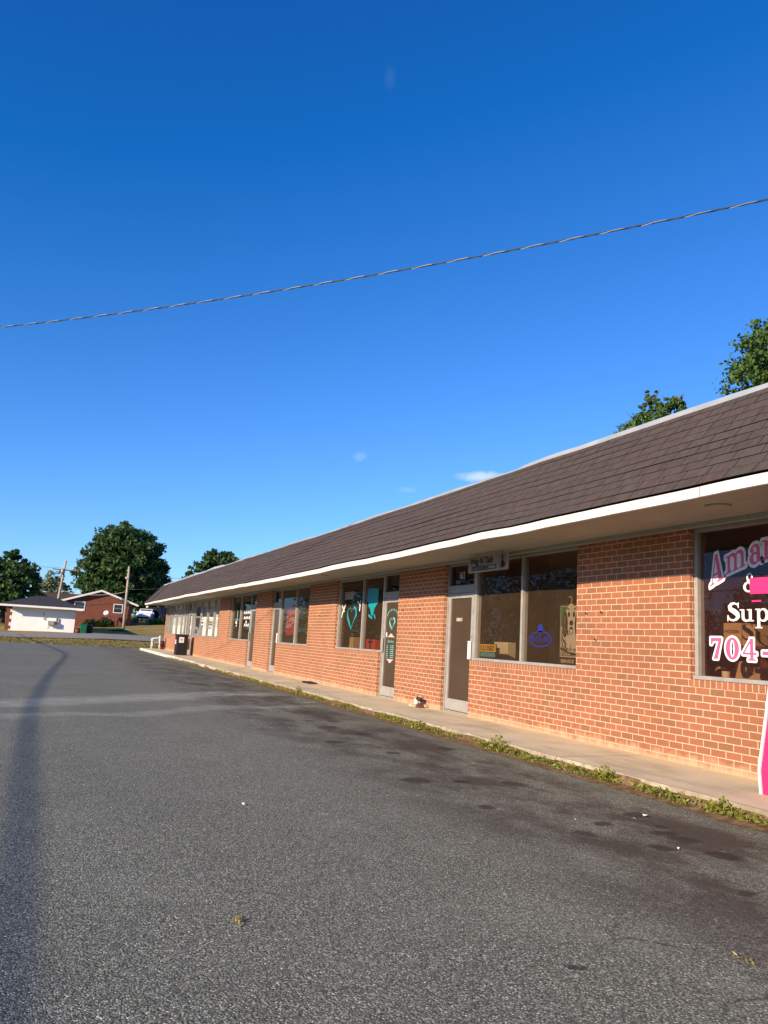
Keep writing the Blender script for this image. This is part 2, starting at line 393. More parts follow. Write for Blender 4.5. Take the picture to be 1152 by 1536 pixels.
def grass_mat():
    t = NT('dry_lawn'); p = t.pos(); n = t.noise(t.scale(p, (.6,1.6,1)), .55, 6, .65); g = t.noise(t.scale(p, (1,.35,1)), 9, 4, .7)
    cc = t.ramp(n, [(.3, (.15,.135,.028)), (.5, (.27,.21,.062)), (.72, (.40,.27,.11))])
    cc = t.mix(t.mr(g, .45, .75, 0, .6), cc, (.48,.36,.16)); cc = t.mix(t.mr(g, .45, .25, 0, .6), cc, (.08,.08,.018))
    return t.done(t.principled(cc, .95, 0, .1, t.bump(g, .8, .08)))
M['lawn'] = grass_mat()
def soil_mat():
    t = NT('crumbly_soil'); p = t.pos(); n = t.noise(p, 9, 5, .7)
    cc = t.ramp(n, [(.3, (.09,.055,.03)), (.55, (.20,.125,.065)), (.75, (.33,.24,.14))])
    return t.done(t.principled(cc, .95, 0, .1, t.bump(n, .8, .03)))
M['soil'] = soil_mat()

def leaf_mat(name, dark, lite, nscale=.5, trans=.25):
    t = NT(name); g = t.n('ShaderNodeNewGeometry')
    n = t.noise(g.outputs['Position'], nscale, 3)
    k = t.math('ADD', t.math('MULTIPLY', g.outputs['Random Per Island'], .55), t.math('MULTIPLY', n, .55))
    cc = t.ramp(k, [(.2, dark), (.8, lite)])
    p = t.principled(cc, .55, 0, .25)
    tl = t.n('ShaderNodeBsdfTranslucent'); t.set(tl.inputs[0], t.mix(.5, cc, (.14,.22,.02)))
    mx = t.n('ShaderNodeMixShader'); mx.inputs[0].default_value = trans
    t.t.links.new(p.outputs[0], mx.inputs[1]); t.t.links.new(tl.outputs[0], mx.inputs[2])
    return t.done(mx)
M['leaf_dark'] = leaf_mat('maple_leaves', (.020,.055,.020), (.085,.155,.050))
M['leaf_mid'] = leaf_mat('oak_leaves', (.03,.075,.018), (.13,.22,.05), 1.2)
M['leaf_pale'] = leaf_mat('pale_spring_leaves', (.13,.15,.075), (.30,.32,.17), .8)
M['leaf_weed'] = leaf_mat('weed_leaves', (.085,.11,.014), (.32,.33,.06), 5.0)
M['leaf_dry'] = leaf_mat('dry_weed_leaves', (.20,.15,.04), (.50,.38,.13), 5.0)
M['leaf_bank'] = leaf_mat('bank_grass', (.13,.12,.035), (.30,.25,.095), 1.5)
M['leaf_bush'] = leaf_mat('shrub_leaves', (.02,.035,.010), (.07,.095,.03), 2.0)

# ------------------------------------------------------------------ sun, sky, camera
EL, AZ = R(19.4), R(27.0)                      # AZ: from the -X axis towards -Y
SUN = Vector((-math.cos(EL)*math.cos(AZ), -math.cos(EL)*math.sin(AZ), math.sin(EL)))
ld = bpy.data.lights.new('sun', 'SUN'); ld.energy = 5.0; ld.angle = R(.53); ld.color = (1.0,.81,.58)
lo = bpy.data.objects.new('sun', ld); col.objects.link(lo); lo.rotation_euler = SUN.to_track_quat('Z', 'Y').to_euler(); lo.location = (-20,-5,20)
world = bpy.data.worlds.new('World'); scene.world = world; world.use_nodes = True
wt = world.node_tree; wt.nodes.clear()
def wn(typ, **kw):
    nd = wt.nodes.new(typ)
    for k, v in kw.items():
        if k in nd.inputs.keys(): nd.inputs[k].default_value = v
        else: setattr(nd, k, v)
    return nd
sky = wn('ShaderNodeTexSky', sky_type='NISHITA', sun_disc=False, sun_elevation=EL, sun_rotation=math.atan2(SUN.x, SUN.y),
         altitude=0, air_density=1.0, dust_density=.1, ozone_density=3.0)
grade = wn('ShaderNodeVectorMath', operation='MULTIPLY_ADD'); wt.links.new(sky.outputs[0], grade.inputs[0])
grade.inputs[1].default_value = (.52,.72,1.10); grade.inputs[2].default_value = (-.34,-.22,0)      # clear, deep, dry-air blue
floor_ = wn('ShaderNodeVectorMath', operation='MAXIMUM'); wt.links.new(grade.outputs[0], floor_.inputs[0]); floor_.inputs[1].default_value = (.04,.1,.1)
tc = wn('ShaderNodeTexCoord'); cur = floor_.outputs[0]
def puff(d, rx, rz, amount, nscale):
    global cur
    d = Vector(d).normalized()
    side = d.cross(Vector((0,0,1))).normalized(); upv = side.cross(d)
    def dot(v):
        q = wn('ShaderNodeVectorMath', operation='DOT_PRODUCT'); wt.links.new(tc.outputs['Generated'], q.inputs[0]); q.inputs[1].default_value = v; return q.outputs['Value']
    def mth(op, a, b):
        q = wn('ShaderNodeMath', operation=op)
        for i, w in enumerate((a, b)):
            if isinstance(w, bpy.types.NodeSocket): wt.links.new(w, q.inputs[i])
            else: q.inputs[i].default_value = w
        return q.outputs[0]
    u = mth('DIVIDE', dot(side), rx); v = mth('DIVIDE', mth('SUBTRACT', dot(upv), 0.0), rz)
    r2 = mth('SQRT', mth('ADD', mth('MULTIPLY', u, u), mth('MULTIPLY', v, v)), 0)
    r2 = mth('ADD', r2, mth('MULTIPLY', mth('LESS_THAN', dot(d), 0.0), 99.0))
    nz = wn('ShaderNodeTexNoise', Scale=nscale, Detail=5, Roughness=.6); wt.links.new(tc.outputs['Generated'], nz.inputs['Vector'])
    r3 = mth('ADD', r2, mth('MULTIPLY', mth('SUBTRACT', nz.outputs[0], .5), 1.6))
    mr = wn('ShaderNodeMapRange', interpolation_type='SMOOTHSTEP'); wt.links.new(r3, mr.inputs[0])
    for i, w in zip((1,2,3,4), (.25, 1.05, amount, 0.0)): mr.inputs[i].default_value = w
    mx = wn('ShaderNodeMix', data_type='RGBA'); wt.links.new(mr.outputs[0], mx.inputs[0]); wt.links.new(cur, mx.inputs[6])
    mx.inputs[7].default_value = (5.2, 5.4, 5.7, 1); cur = mx.outputs[2]
CLOUDS = True
bg = wn('ShaderNodeBackground', Strength=.13); wo = wn('ShaderNodeOutputWorld')

FPX = 1162.16
cam = bpy.data.cameras.new('camera'); co = bpy.data.objects.new('camera', cam); col.objects.link(co); scene.camera = co
cam.sensor_fit = 'VERTICAL'; cam.sensor_height = 36; cam.lens = FPX/1536*36; cam.clip_start = .05; cam.clip_end = 4000
RT = Vector((0.917334955601882, -0.394124396100623, 0.056236461741583)); UPV = Vector((-0.11675379373671713, -0.13127979395015144, 0.9844461221156239)); FW = Vector((0.3806115222624998, 0.9096326599780402, 0.16644306240362672))
rot = Matrix((RT, UPV, -FW)).transposed().to_4x4()
co.matrix_world = Matrix.Translation((0,0,1.30)) @ rot
def cloud_dir(px, py): return RT*((px-576)/FPX) + UPV*((768-py)/FPX) + FW
puff(cloud_dir(722, 716), .034, .0085, .55, 38)
puff(cloud_dir(541, 684), .012, .009, .12, 60)
puff(cloud_dir(610, 735), .016, .005, .10, 60)
puff(cloud_dir(585, 118), .010, .018, .02, 30)
wt.links.new(cur, bg.inputs[0]); wt.links.new(bg.outputs[0], wo.inputs[0])
scene.view_settings.view_transform = 'Standard'; scene.view_settings.look = 'None'
scene.view_settings.exposure = 0.55; scene.view_settings.gamma = 1.0
scene.render.engine = 'CYCLES'; scene.cycles.max_bounces = 8; scene.cycles.transparent_max_bounces = 16
scene.cycles.caustics_reflective = False; scene.cycles.caustics_refractive = False

# ------------------------------------------------------------------ ground
PROF = [(-500,-.006),(55.4,-.006),(56.5,-.02),(58.5,.06),(60.6,.20),(60.9,.33),(62,.36),(70,.50),(76,.60),(84,.66),(90,.95),(97,1.17),(108,1.6),(120,1.9),(160,2.9),(700,6)]
def gz(x, y):
    z = np.interp(y, [p[0] for p in PROF], [p[1] for p in PROF])
    z += float(np.clip((y-82)/14, 0, 1))*.075*float(np.clip(x-2.6, -4, 12))
    z -= float(np.clip((y-58)/6, 0, 1))*.045*float(np.clip(4-x, 0, 6))*float(np.clip((84-y)/4, 0, 1))
    return float(z)
xs = [-600,-300,-150,-80,-40,-20]+[i*1.0 for i in range(-12,21)]+[25,32,45,80,150,300,600]
ys = [-500,-200,-60,-20,0,20,40,54,55.4]+[55.4+.35*i for i in range(1,20)]+[62.5+1.5*i for i in range(0,46)]+[135,150,180,240,400,700]
g = MB()
g.v = [(x, y, gz(x, y) + (.05*noise.noise((x*.8, y*.8, 0)) if y > 57 else 0)) for y in ys for x in xs]
nx = len(xs)
g.f = [(j*nx+i, j*nx+i+1, (j+1)*nx+i+1, (j+1)*nx+i) for j in range(len(ys)-1) for i in range(nx-1)]
o = g.build('ground', M['lawn'], smooth=True, fix=False); props(o, 'dry yellow green lawn and ground beyond the parking lot', 'ground', kind='structure')
# the lot: its far edge crumbles into the grass
lot = MB(); N = 60
ex = [-48 + (5.52+48)*i/N for i in range(N+1)]
far = [(x, 55.0 + (x+48)*.035 + .25*noise.noise((x*.9, 3.3, 0)) + .1*noise.noise((x*4, 1, 0)), 0) for x in ex]
near_ = [(x, -40, 0) for x in ex]
lot.v = near_ + far; lot.f = [(i, i+1, N+2+i, N+1+i) for i in range(N)]
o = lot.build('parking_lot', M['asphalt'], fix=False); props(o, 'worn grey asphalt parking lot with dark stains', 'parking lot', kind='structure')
rd = MB(); rx = [-60 + i*2 for i in range(61)]
ry = [(62.3,.0),(64,0),(68,0),(72,0),(76.5,0)]
rd.v = [(x, y + .25*noise.noise((x*.3, y, 5)), gz(x, y) + .07) for y, _ in ry for x in rx]; k = len(rx)
rd.f = [(j*k+i, j*k+i+1, (j+1)*k+i+1, (j+1)*k+i) for j in range(len(ry)-1) for i in range(k-1)]
o = rd.build('road', M['road'], smooth=True, fix=False); props(o, 'narrow grey road between grass bank and houses', 'road', kind='structure')
# concrete walk with a chipped kerb edge
wk = MB(); yy = [-6 + .2*i for i in range(int((52.4+6)/.2)+1)]
prof = []
for y in yy:
    e = 5.565 + .018*noise.noise((y*1.7, 0, 0)) + .03*max(0, noise.noise((y*4.0, 7, 0))-.25)
    zt = .118 + .004*noise.noise((y*.8, 2, 0))
    prof.append([(e-.01, y, -.01), (e, y, zt-.022), (e+.018, y, zt), (5.9, y, zt+.003), (6.93, y, zt+.006)])
for r_ in prof: wk.v += r_
wk.f = [(i*5+j, i*5+j+1, (i+1)*5+j+1, (i+1)*5+j) for i in range(len(yy)-1) for j in range(4)]
n5 = (len(yy)-1)*5; wk.v += [(6.93, yy[-1], -.01)]; wk.f.append((n5, n5+1, n5+2, n5+3, n5+4, len(wk.v)-1))
o = wk.build('sidewalk', M['concrete']); props(o, 'tan concrete sidewalk with chipped kerb along the shops', 'sidewalk', kind='structure')
# soil at the kerb foot
so = MB(); yy2 = [2 + .15*i for i in range(int(36/.15))]
for y in yy2:
    w = .10 + .05*noise.noise((y*1.1, 4, 0)) + .03*noise.noise((y*5, 4, 0)); w *= float(np.clip((38-y)/10, .2, 1))
    so.v += [(5.50-max(.02, w)*1.5, y, .004), (5.515, y, .03), (5.57, y, (.092+.035*noise.noise((y*1.3, 8, 0)))*float(np.clip((30-y)/14, .3, 1)))]
so.f = [(3*i+j, 3*i+j+1, 3*i+j+4, 3*i+j+3) for i in range(len(yy2)-1) for j in range(2)]
o = so.build('soil_strip', M['soil'], fix=False); props(o, 'brown crumbly soil strip at the kerb foot', 'soil', kind='structure')
# old bay markings, worn through
def worn_paint():
    t = NT('worn_white_paint'); p = t.pos()
    k = t.mr(t.noise(p, 7, 6, .75), .44, .56)
    tr = t.n('ShaderNodeBsdfTransparent'); d = t.principled((.62,.61,.58), .8, 0, .2)
    mx = t.n('ShaderNodeMixShader'); t.set(mx.inputs[0], k); t.t.links.new(tr.outputs[0], mx.inputs[1]); t.t.links.new(d.outputs[0], mx.inputs[2])
    return t.done(mx)
M['worn'] = worn_paint()
for i, (a, b, w) in enumerate((((3.6, 17.0), (4.95, 17.85), .06), ((4.75, 15.38), (5.4, 15.92), .045))):
    a, b = Vector((*a, .004)), Vector((*b, .004)); s_ = (b-a).cross(Vector((0,0,1))).normalized()*w
    o = MB().quad(a-s_, b-s_, b+s_, a+s_).build('parking_line', M['worn'], fix=False)
    props(o, ('faint white bay line ending at the kerb by the teal door', 'short white bay line fragment nearer the camera by the weeds')[i], 'parking line', 'faded parking lines', 'structure')
# ------------------------------------------------------------------ flat lettering and shapes from distance fields
def d_cap(ax, ay, bx, by, ra, rb=None):
    rb = ra if rb is None else rb
    def f(X, Y):
        vx, vy = bx-ax, by-ay; L = vx*vx+vy*vy or 1e-9
        t = np.clip(((X-ax)*vx+(Y-ay)*vy)/L, 0, 1)
        return np.hypot(X-ax-t*vx, Y-ay-t*vy) - (ra+(rb-ra)*t)
    return f
def d_box(x0, y0, x1, y1):
    def f(X, Y):
        dx = np.abs(X-(x0+x1)/2)-(x1-x0)/2; dy = np.abs(Y-(y0+y1)/2)-(y1-y0)/2
        return np.hypot(np.maximum(dx, 0), np.maximum(dy, 0)) + np.minimum(np.maximum(dx, dy), 0)
    return f
def d_ell(cx, cy, rx, ry):
    def f(X, Y):
        k0 = np.hypot((X-cx)/rx, (Y-cy)/ry); k1 = np.hypot((X-cx)/rx**2, (Y-cy)/ry**2)
        return k0*(k0-1)/np.maximum(k1, 1e-6)
    return f
def d_poly(P):
    def f(X, Y):
        d = np.full(X.shape, 1e9); s = np.zeros(X.shape, bool); n = len(P)
        for i in range(n):
            ax, ay = P[i]; bx, by = P[(i+1) % n]; vx, vy = bx-ax, by-ay
            t = np.clip(((X-ax)*vx+(Y-ay)*vy)/(vx*vx+vy*vy+1e-12), 0, 1)
            d = np.minimum(d, np.hypot(X-ax-t*vx, Y-ay-t*vy))
            c = (ay > Y) != (by > Y); s ^= c & (X < (bx-ax)*(Y-ay)/(by-ay+1e-12)+ax)
        return np.where(s, -d, d)
    return f
def U(*fs): return lambda X, Y: np.minimum.reduce([f(X, Y) for f in fs])
def D(a, *bs): return lambda X, Y: np.maximum.reduce([a(X, Y)] + [-b(X, Y) for b in bs])
def I(*fs): return lambda X, Y: np.maximum.reduce([f(X, Y) for f in fs])
def chain(pts): return U(*[d_cap(a[0], a[1], b[0], b[1], a[2], b[2]) for a, b in zip(pts, pts[1:])])
def grow(f, r): return lambda X, Y: f(X, Y)-r
def march(f, x0, y0, x1, y1, n):
    h = max(x1-x0, y1-y0)/n; nx_, ny_ = int((x1-x0)/h)+2, int((y1-y0)/h)+2
    X, Y = np.meshgrid(x0+h*np.arange(nx_), y0+h*np.arange(ny_)); F = f(X, Y)
    vs, fs, key = [], [], {}
    def vid(k, p):
        if k not in key: key[k] = len(vs); vs.append(p)
        return key[k]
    for j in range(ny_-1):
        for i in range(nx_-1):
            c = [(j,i),(j,i+1),(j+1,i+1),(j+1,i)]; v = [F[q] for q in c]
            if min(v) > 0: continue
            poly = []
            for k in range(4):
                a, b = c[k], c[(k+1) % 4]; fa, fb = v[k], v[(k+1) % 4]
                if fa <= 0: poly.append(vid(a, (X[a], Y[a])))
                if (fa <= 0) != (fb <= 0):
                    t = fa/(fa-fb); poly.append(vid(tuple(sorted((a, b))), (X[a]+t*(X[b]-X[a]), Y[a]+t*(Y[b]-Y[a]))))
            if len(set(poly)) >= 3: fs.append(tuple(poly))
    return vs, fs
class Decal:
    """flat vinyl facing the lot: local (u,v) -> world (x, y0-u, z0+v)"""
    def __init__(s): s.b = MB()
    def shape(s, f, box, x, y, z, sc=1.0, n=48, rot=0.0, sx=1.0, shear=0.0, rise=0.0):
        vs, fs = march(f, *box, n); c, q = math.cos(rot), math.sin(rot); out = []
        for u, v in vs:
            u, v = (u*sx+shear*v)*sc, v*sc; v += rise*u; u, v = u*c-v*q, u*q+v*c
            out.append((x, y-u, z+v))
        s.b.add(out, fs); return s
    def text(s, body, x, y, z, size, sx=1.0, bold=0.0, shear=0.0, align='LEFT', rot=0.0, facing=None):
        cu = bpy.data.curves.new('t', 'FONT'); cu.body = body; cu.size = size; cu.offset = bold; cu.shear = shear; cu.align_x = align; cu.resolution_u = 3
        ob = bpy.data.objects.new('t', cu); col.objects.link(ob)
        dg = bpy.context.evaluated_depsgraph_get(); me = bpy.data.meshes.new_from_object(ob.evaluated_get(dg))
        c, q = math.cos(rot), math.sin(rot); vs = []
        for v in me.vertices:
            a, b_ = v.co.x*sx, v.co.y; a, b_ = a*c-b_*q, a*q+b_*c
            vs.append((x, y-a, z+b_) if facing is None else facing(a, b_))
        s.b.add(vs, [tuple(p.vertices) for p in me.polygons])
        bpy.data.objects.remove(ob); bpy.data.curves.remove(cu); bpy.data.meshes.remove(me); return s
    def build(s, name, mat, parent=None): return s.b.build(name, mat, parent, fix=False, uv=False)

UB = (-.25,-.5,1.35,1.25)
GL = {
 'A': D(U(d_poly([(.36,1),(.52,1),(.82,.04),(.58,.04)]), d_poly([(.36,1),(.44,1),(.19,.04),(.11,.04)]), d_box(.22,.28,.62,.35), d_box(0,0,.31,.06), d_box(.48,0,.92,.06))),
 'm': U(d_box(.1,.0,.25,.62), d_box(.48,.0,.63,.48), d_box(.86,.0,1.01,.48), d_box(0,0,.34,.06), d_box(.39,0,.72,.06), d_box(.77,0,1.1,.06), d_box(0,.58,.25,.64),
        I(D(d_ell(.38,.44,.25,.23), d_ell(.33,.42,.15,.14)), lambda X, Y: .42-Y), I(D(d_ell(.76,.44,.25,.23), d_ell(.71,.42,.15,.14)), lambda X, Y: .42-Y)),
 'a': U(D(d_ell(.25,.19,.24,.21), d_ell(.29,.19,.1,.13)), d_box(.36,.08,.52,.48), I(D(d_ell(.29,.46,.23,.2), d_ell(.25,.44,.12,.13)), lambda X, Y: .44-Y), d_ell(.13,.47,.085,.08), d_cap(.46,.1,.60,.03,.05,.03)),
 'r': U(d_box(.1,0,.25,.62), d_box(0,0,.38,.06), d_box(0,.58,.25,.64), d_cap(.2,.44,.36,.58,.045,.07), d_ell(.43,.53,.095,.1)),
 '&': U(D(d_ell(.44,.77,.21,.24), d_ell(.44,.78,.10,.15)), D(d_ell(.36,.27,.35,.29), d_ell(.38,.27,.2,.2)), d_cap(.34,.62,.86,.04,.08,.1), d_cap(.62,.18,.84,.5,.045)),
 'S': U(chain([(.62,.80,.03),(.56,.90,.04),(.42,.96,.05),(.26,.92,.075),(.17,.79,.09),(.22,.64,.115),(.40,.53,.135),(.56,.40,.125),(.61,.25,.095),(.52,.11,.065),(.36,.05,.05),(.20,.09,.045),(.10,.22,.03),(.08,.32,.025)]), d_cap(.63,.98,.63,.72,.025), d_cap(.07,.02,.07,.30,.025)),
 'u': U(d_box(.1,.2,.25,.66), d_box(0,.6,.25,.66), I(D(d_ell(.34,.2,.24,.22), d_ell(.38,.23,.13,.14)), lambda X, Y: Y-.24), d_box(.48,0,.63,.66), d_box(.38,.6,.63,.66), d_box(.5,0,.74,.06)),
 'p': U(d_box(.1,-.36,.25,.66), d_box(0,-.36,.36,-.30), d_box(0,.6,.22,.66), I(D(d_ell(.42,.33,.28,.35), d_ell(.38,.33,.15,.26)), lambda X, Y: .16-X)),
 '7': U(d_box(.04,.84,.66,1), d_poly([(.5,.86),(.68,.98),(.44,0),(.2,0)]), d_poly([(.04,1),(.04,.68),(.09,.68),(.2,.85)])),
 '0': D(d_ell(.37,.5,.35,.52), d_ell(.37,.5,.12,.41)),
 '4': U(d_box(.44,.05,.62,1), d_cap(.5,.95,.06,.33,.04), d_box(.02,.27,.80,.36), d_box(.32,0,.74,.07)),
 '-': d_box(.05,.28,.40,.44),
}

# ------------------------------------------------------------------ strip mall
XF, XW = 6.9, 7.02                      # brick face, window line
Y0, Y1 = -2.0, 51.8
SILL, HEAD, SOF = 1.09, 2.86, 2.90
def sag(y): return -.055*math.exp(-((y-19)/9.0)**2) + .022*noise.noise((y*.35, 0, 3)) + .012*noise.noise((y*1.1, 9, 0))
mall = empty('shopping_strip', (7.0, 25.0, 0), 'long red brick strip of shops with brown shingle mansard roof', 'shop building')
def pier(y0, y1):
    return MB().box(XF, y0, .10, XF+.26, y1, SOF-.002).build('brick_pier', M['brick'], mall, bevel=.006)
def dado(y0, y1):
    w = MB().box(XF, y0, .10, XF+.26, y1, 1.005).build('low_brick_wall', M['brick'], mall)
    MB().box(XF-.004, y0+.002, 1.006, XF+.20, y1-.002, SILL-.002).build('rowlock_sill', M['rowlock'], w, bevel=.004)
for a, b in ((-2.0,3.0),(7.02,9.17),(13.26,15.40),(19.37,21.72),(25.92,28.05),(32.55,34.72),(51.42,Y1)): pier(a, b)
for a, b in ((3.0,7.02),(9.17,12.20),(16.36,19.37),(21.72,25.00),(29.10,32.55),(34.72,41.60),(43.75,51.42)): dado(a, b)

def bar(mb, y0, z0, y1, z1, x0=XW-.055, x1=XW+.055): mb.box(x0, y0, z0, x1, y1, z1)
def storefront(y0, y1, mull, glass='glass', fw=.05, label=None, metal='alum'):
    f = MB(); bar(f, y0+.002, SILL, y1-.002, SILL+.045, XW-.075, XW+.06); bar(f, y0+.002, HEAD-.05, y1-.002, HEAD+.038)
    ys_ = [y0+fw/2+.002] + list(mull) + [y1-fw/2-.002]
    for y in ys_: bar(f, y-fw/2, SILL+.045, y+fw/2, HEAD-.05)
    w = f.build('shop_window', M[metal], mall, bevel=.004)
    for a, b in zip(ys_, ys_[1:]):
        MB().quad((XW, a+fw/2, SILL+.045), (XW, b-fw/2, SILL+.045), (XW, b-fw/2, HEAD-.05), (XW, a+fw/2, HEAD-.05)).build('glass_pane', M[glass], w)
    if label: w['label'] = label
    return w
def shop_door(y0, y1, near_handle=True, glass='glass_dk', label=None, leaf='alum', bracket=True):
    f = MB(); jw = .05
    for y in (y0+jw/2+.002, y1-jw/2-.002): bar(f, y-jw/2, .125, y+jw/2, HEAD-.05)
    bar(f, y0+jw, 2.30, y1-jw, 2.44, XW-.06, XW+.06); bar(f, y0+.002, HEAD-.05, y1-.002, HEAD+.038)
    fr = f.build('door_frame', M['alum_dk'], mall, bevel=.004)
    MB().quad((XW, y0+jw, 2.44), (XW, y1-jw, 2.44), (XW, y1-jw, HEAD-.05), (XW, y0+jw, HEAD-.05)).build('transom_pane', M[glass], fr)
    a, b = y0+jw+.006, y1-jw-.006; st = .075; d = MB(); xa, xb = XW-.045, XW+.005
    d.box(xa, a, .16, xb, a+st, 2.292); d.box(xa, b-st, .16, xb, b, 2.292); d.box(xa, a+st, 2.20, xb, b-st, 2.292); d.box(xa, a+st, .16, xb, b-st, .36)
    dr = d.build('glass_door', M[leaf], mall, bevel=.004)
    MB().quad((XW-.02, a+st, .36), (XW-.02, b-st, .36), (XW-.02, b-st, 2.20), (XW-.02, a+st, 2.20)).build('door_pane', M['door_brown' if glass == 'glass_dk' else glass], dr)
    hy = a+st*.5 if near_handle else b-st*.5
    h = MB(); h.box(xa-.045, hy-.05, 1.10, xa-.025, hy+.05, 1.42); h.box(xa-.025, hy-.02, 1.14, xa, hy+.02, 1.18); h.box(xa-.025, hy-.02, 1.34, xa, hy+.02, 1.38)
    h.build('pull_handle', M['plastic_white' if bracket else 'alum'], dr, bevel=.004)
    MB().tube([(xa-.012, hy, 1.50), (xa, hy, 1.50)], .017, 10).build('lock_cylinder', M['alum_dk'], dr)
    MB().box(XW-.08, y0+jw, .118, XW+.06, y1-jw, .152).build('door_threshold', M['alum_dk'], fr)
    if label: fr['label'] = label
    return dr, fr

W1 = storefront(3.0, 7.02, [4.95], 'glass_red'); W2 = storefront(9.17, 12.20, [10.69], 'glass'); W3 = storefront(16.36, 19.37, [17.66], 'glass')
W4 = storefront(21.72, 25.0, [23.25], 'glass_tan'); W5 = storefront(29.1, 32.55, [30.85], 'glass')
W6 = storefront(34.72, 41.60, [36.3, 37.95, 39.7], 'glass_clear', .06, metal='alum_dk'); W7 = storefront(43.75, 51.42, [44.7, 45.9, 47.7, 49.6, 50.7], 'glass_clear', .06, metal='alum_dk')
D1, F1 = shop_door(12.20, 13.26, True); D2, F2 = shop_door(15.40, 16.36, False, bracket=False); D3, F3 = shop_door(25.0, 25.92, True)
D4, F4 = shop_door(28.05, 29.10, False, bracket=False); D5, F5 = shop_door(42.05, 43.20, True, 'glass_clear', leaf='alum_dk')
for a, b in ((41.60,42.05),(43.20,43.75)):
    sd = MB(); bar(sd, a+.003, .125, b-.003, .30); bar(sd, a+.003, HEAD-.05, b-.003, HEAD+.038); bar(sd, a+.003, .30, a+.035, HEAD-.05); bar(sd, b-.035, .30, b-.003, HEAD-.05)
    sl = sd.build('side_light', M['alum_dk'], mall)
    MB().quad((XW,a+.035,.30),(XW,b-.035,.30),(XW,b-.035,HEAD-.05),(XW,a+.035,HEAD-.05)).build('glass_pane', M['glass_clear'], sl)

# eave: soffit, fascia, shingled slope, coping
ysg = [Y0 + .4*i for i in range(int((52.0-Y0)/.4)+1)]
def strip(name, fn, mat, parent=mall, smooth=False):
    b = MB(); rows = [fn(y) for y in ysg]; m = len(rows[0])
    for r_ in rows: b.v += r_
    b.f = [(i*m+j, i*m+j+1, (i+1)*m+j+1, (i+1)*m+j) for i in range(len(rows)-1) for j in range(m-1)]
    b.f += [tuple(range(m)), tuple(range((len(rows)-1)*m, len(rows)*m))] if m > 3 else []
    return b.build(name, mat, parent, smooth=smooth)
soffit = strip('soffit', lambda y: [(5.575, y, SOF-.015+sag(y)), (6.2, y, SOF+sag(y)*.6), (6.92, y, SOF)], M['soffit'])
strip('soffit_moulding', lambda y: [(6.845, y, SOF-.004), (6.845, y, SOF-.05), (6.897, y, SOF-.055), (6.897, y, SOF-.003)], M['soffit'], soffit)
def chip(y): return .012*max(0, noise.noise((y*1.9, 1, 1))-.2)
fascia = strip('fascia', lambda y: [(5.575, y, 2.842+sag(y)+chip(y)), (5.535, y, 2.842+sag(y)+chip(y)), (5.530, y, 2.938+sag(y)), (5.56, y, 2.950+sag(y))], M['fascia'])
NC = 11; P0, P1 = Vector((5.515, 2.955)), Vector((6.60, 4.17)); slope = P1-P0; nrm = Vector((-slope.y, slope.x)).normalized(); L = slope.length
roof = MB(); uvs = []
for c in range(NC):
    a, b_ = c/NC, (c+1)/NC
    rows = []
    for y in ysg:
        wv = .006*noise.noise((y*.7, c*.9, 2)) + .003*noise.noise((y*2.6, c*2.3, 5)) + .02*max(0, noise.noise((y*.22, c*.25, 8)))
        pa = P0+slope*a+nrm*(.008+wv); pb = P0+slope*b_+nrm*(.004+wv*.8); pl = P0+slope*a+nrm*.001
        s_ = sag(y)*(1-.4*a); rows += [(pl.x, y, pl.y+s_), (pa.x, y, pa.y+s_), (pb.x, y, pb.y+s_)]
    base = len(roof.v); roof.v += rows
    for i in range(len(ysg)-1):
        for j in range(2):
            roof.f.append((base+i*3+j, base+i*3+j+1, base+(i+1)*3+j+1, base+(i+1)*3+j))
            v0, v1 = (c*.145+.004, c*.145+.006) if j == 0 else (c*.145+.006, (c+1)*.145-.001)
            off = (.13,.91,.37,1.66,.05,1.22,.58,1.97,.29,.80,1.45)[c]
            uvs.append([(ysg[i]+off, v0), (ysg[i]+off, v1), (ysg[i+1]+off, v1), (ysg[i+1]+off, v0)])
o = roof.build('shingle_roof', M['shingle'], mall, uv=False, fix=False)
ul = o.data.uv_layers.new(name='UVMap').data
for p, q in zip(o.data.polygons, uvs):
    for li, w in zip(p.loop_indices, q): ul[li].uv = w
# rake cap and a seam of lapped caps near the far end
for nm_, yc, w in (('rake_cap', 51.93, .10), ('seam_cap', 49.2, .05)):
    b = MB()
    for yq in (yc-w, yc+w):
        for t_ in (0, 1):
            for k_ in (.012, .045): q = P0+slope*t_+nrm*k_; b.v.append((q.x, yq, q.y+sag(yq)))
    b.f = [(0,1,3,2),(4,6,7,5),(1,5,7,3),(0,4,5,1),(2,3,7,6),(0,2,6,4)]
    b.build(nm_, M['shingle'], o)
def ch(y): return (.048 if y < 10.3 else .030 if y < 33 else .07) + .012*noise.noise((y*.5,6,3)) + .010*noise.noise((y*2.2,1,3))
def cb(y): return 4.135 + sag(y)*.6 + (.030*noise.noise((y*.33,3,3)) + .014*noise.noise((y*1.4,3,9)))*(1 if y > 9 else .2)
strip('roof_coping', lambda y: [(6.57, y, cb(y)), (6.565, y, cb(y)+.03), (6.60, y, cb(y)+.03+ch(y)), (6.78, y, cb(y)+.04+ch(y)), (6.78, y, 4.10)], M['coping'])
b = MB()
q0, q1 = P0, P1
b.v = [(q0.x+.02, 51.98, q0.y-.12), (6.9, 51.98, 2.9), (6.9, 51.98, 4.15), (q1.x, 51.98, q1.y-.01)]; b.f = [(0,1,2,3)]
b.build('end_panel', M['white'], mall)
MB().box(6.7, Y0, 4.00, 15.0, 51.95, 4.10).build('roof_deck', M['roof_grey'], mall)
MB().box(15.0, Y0, 0, 15.2, 51.95, 4.10).build('back_wall', M['brick'], mall)
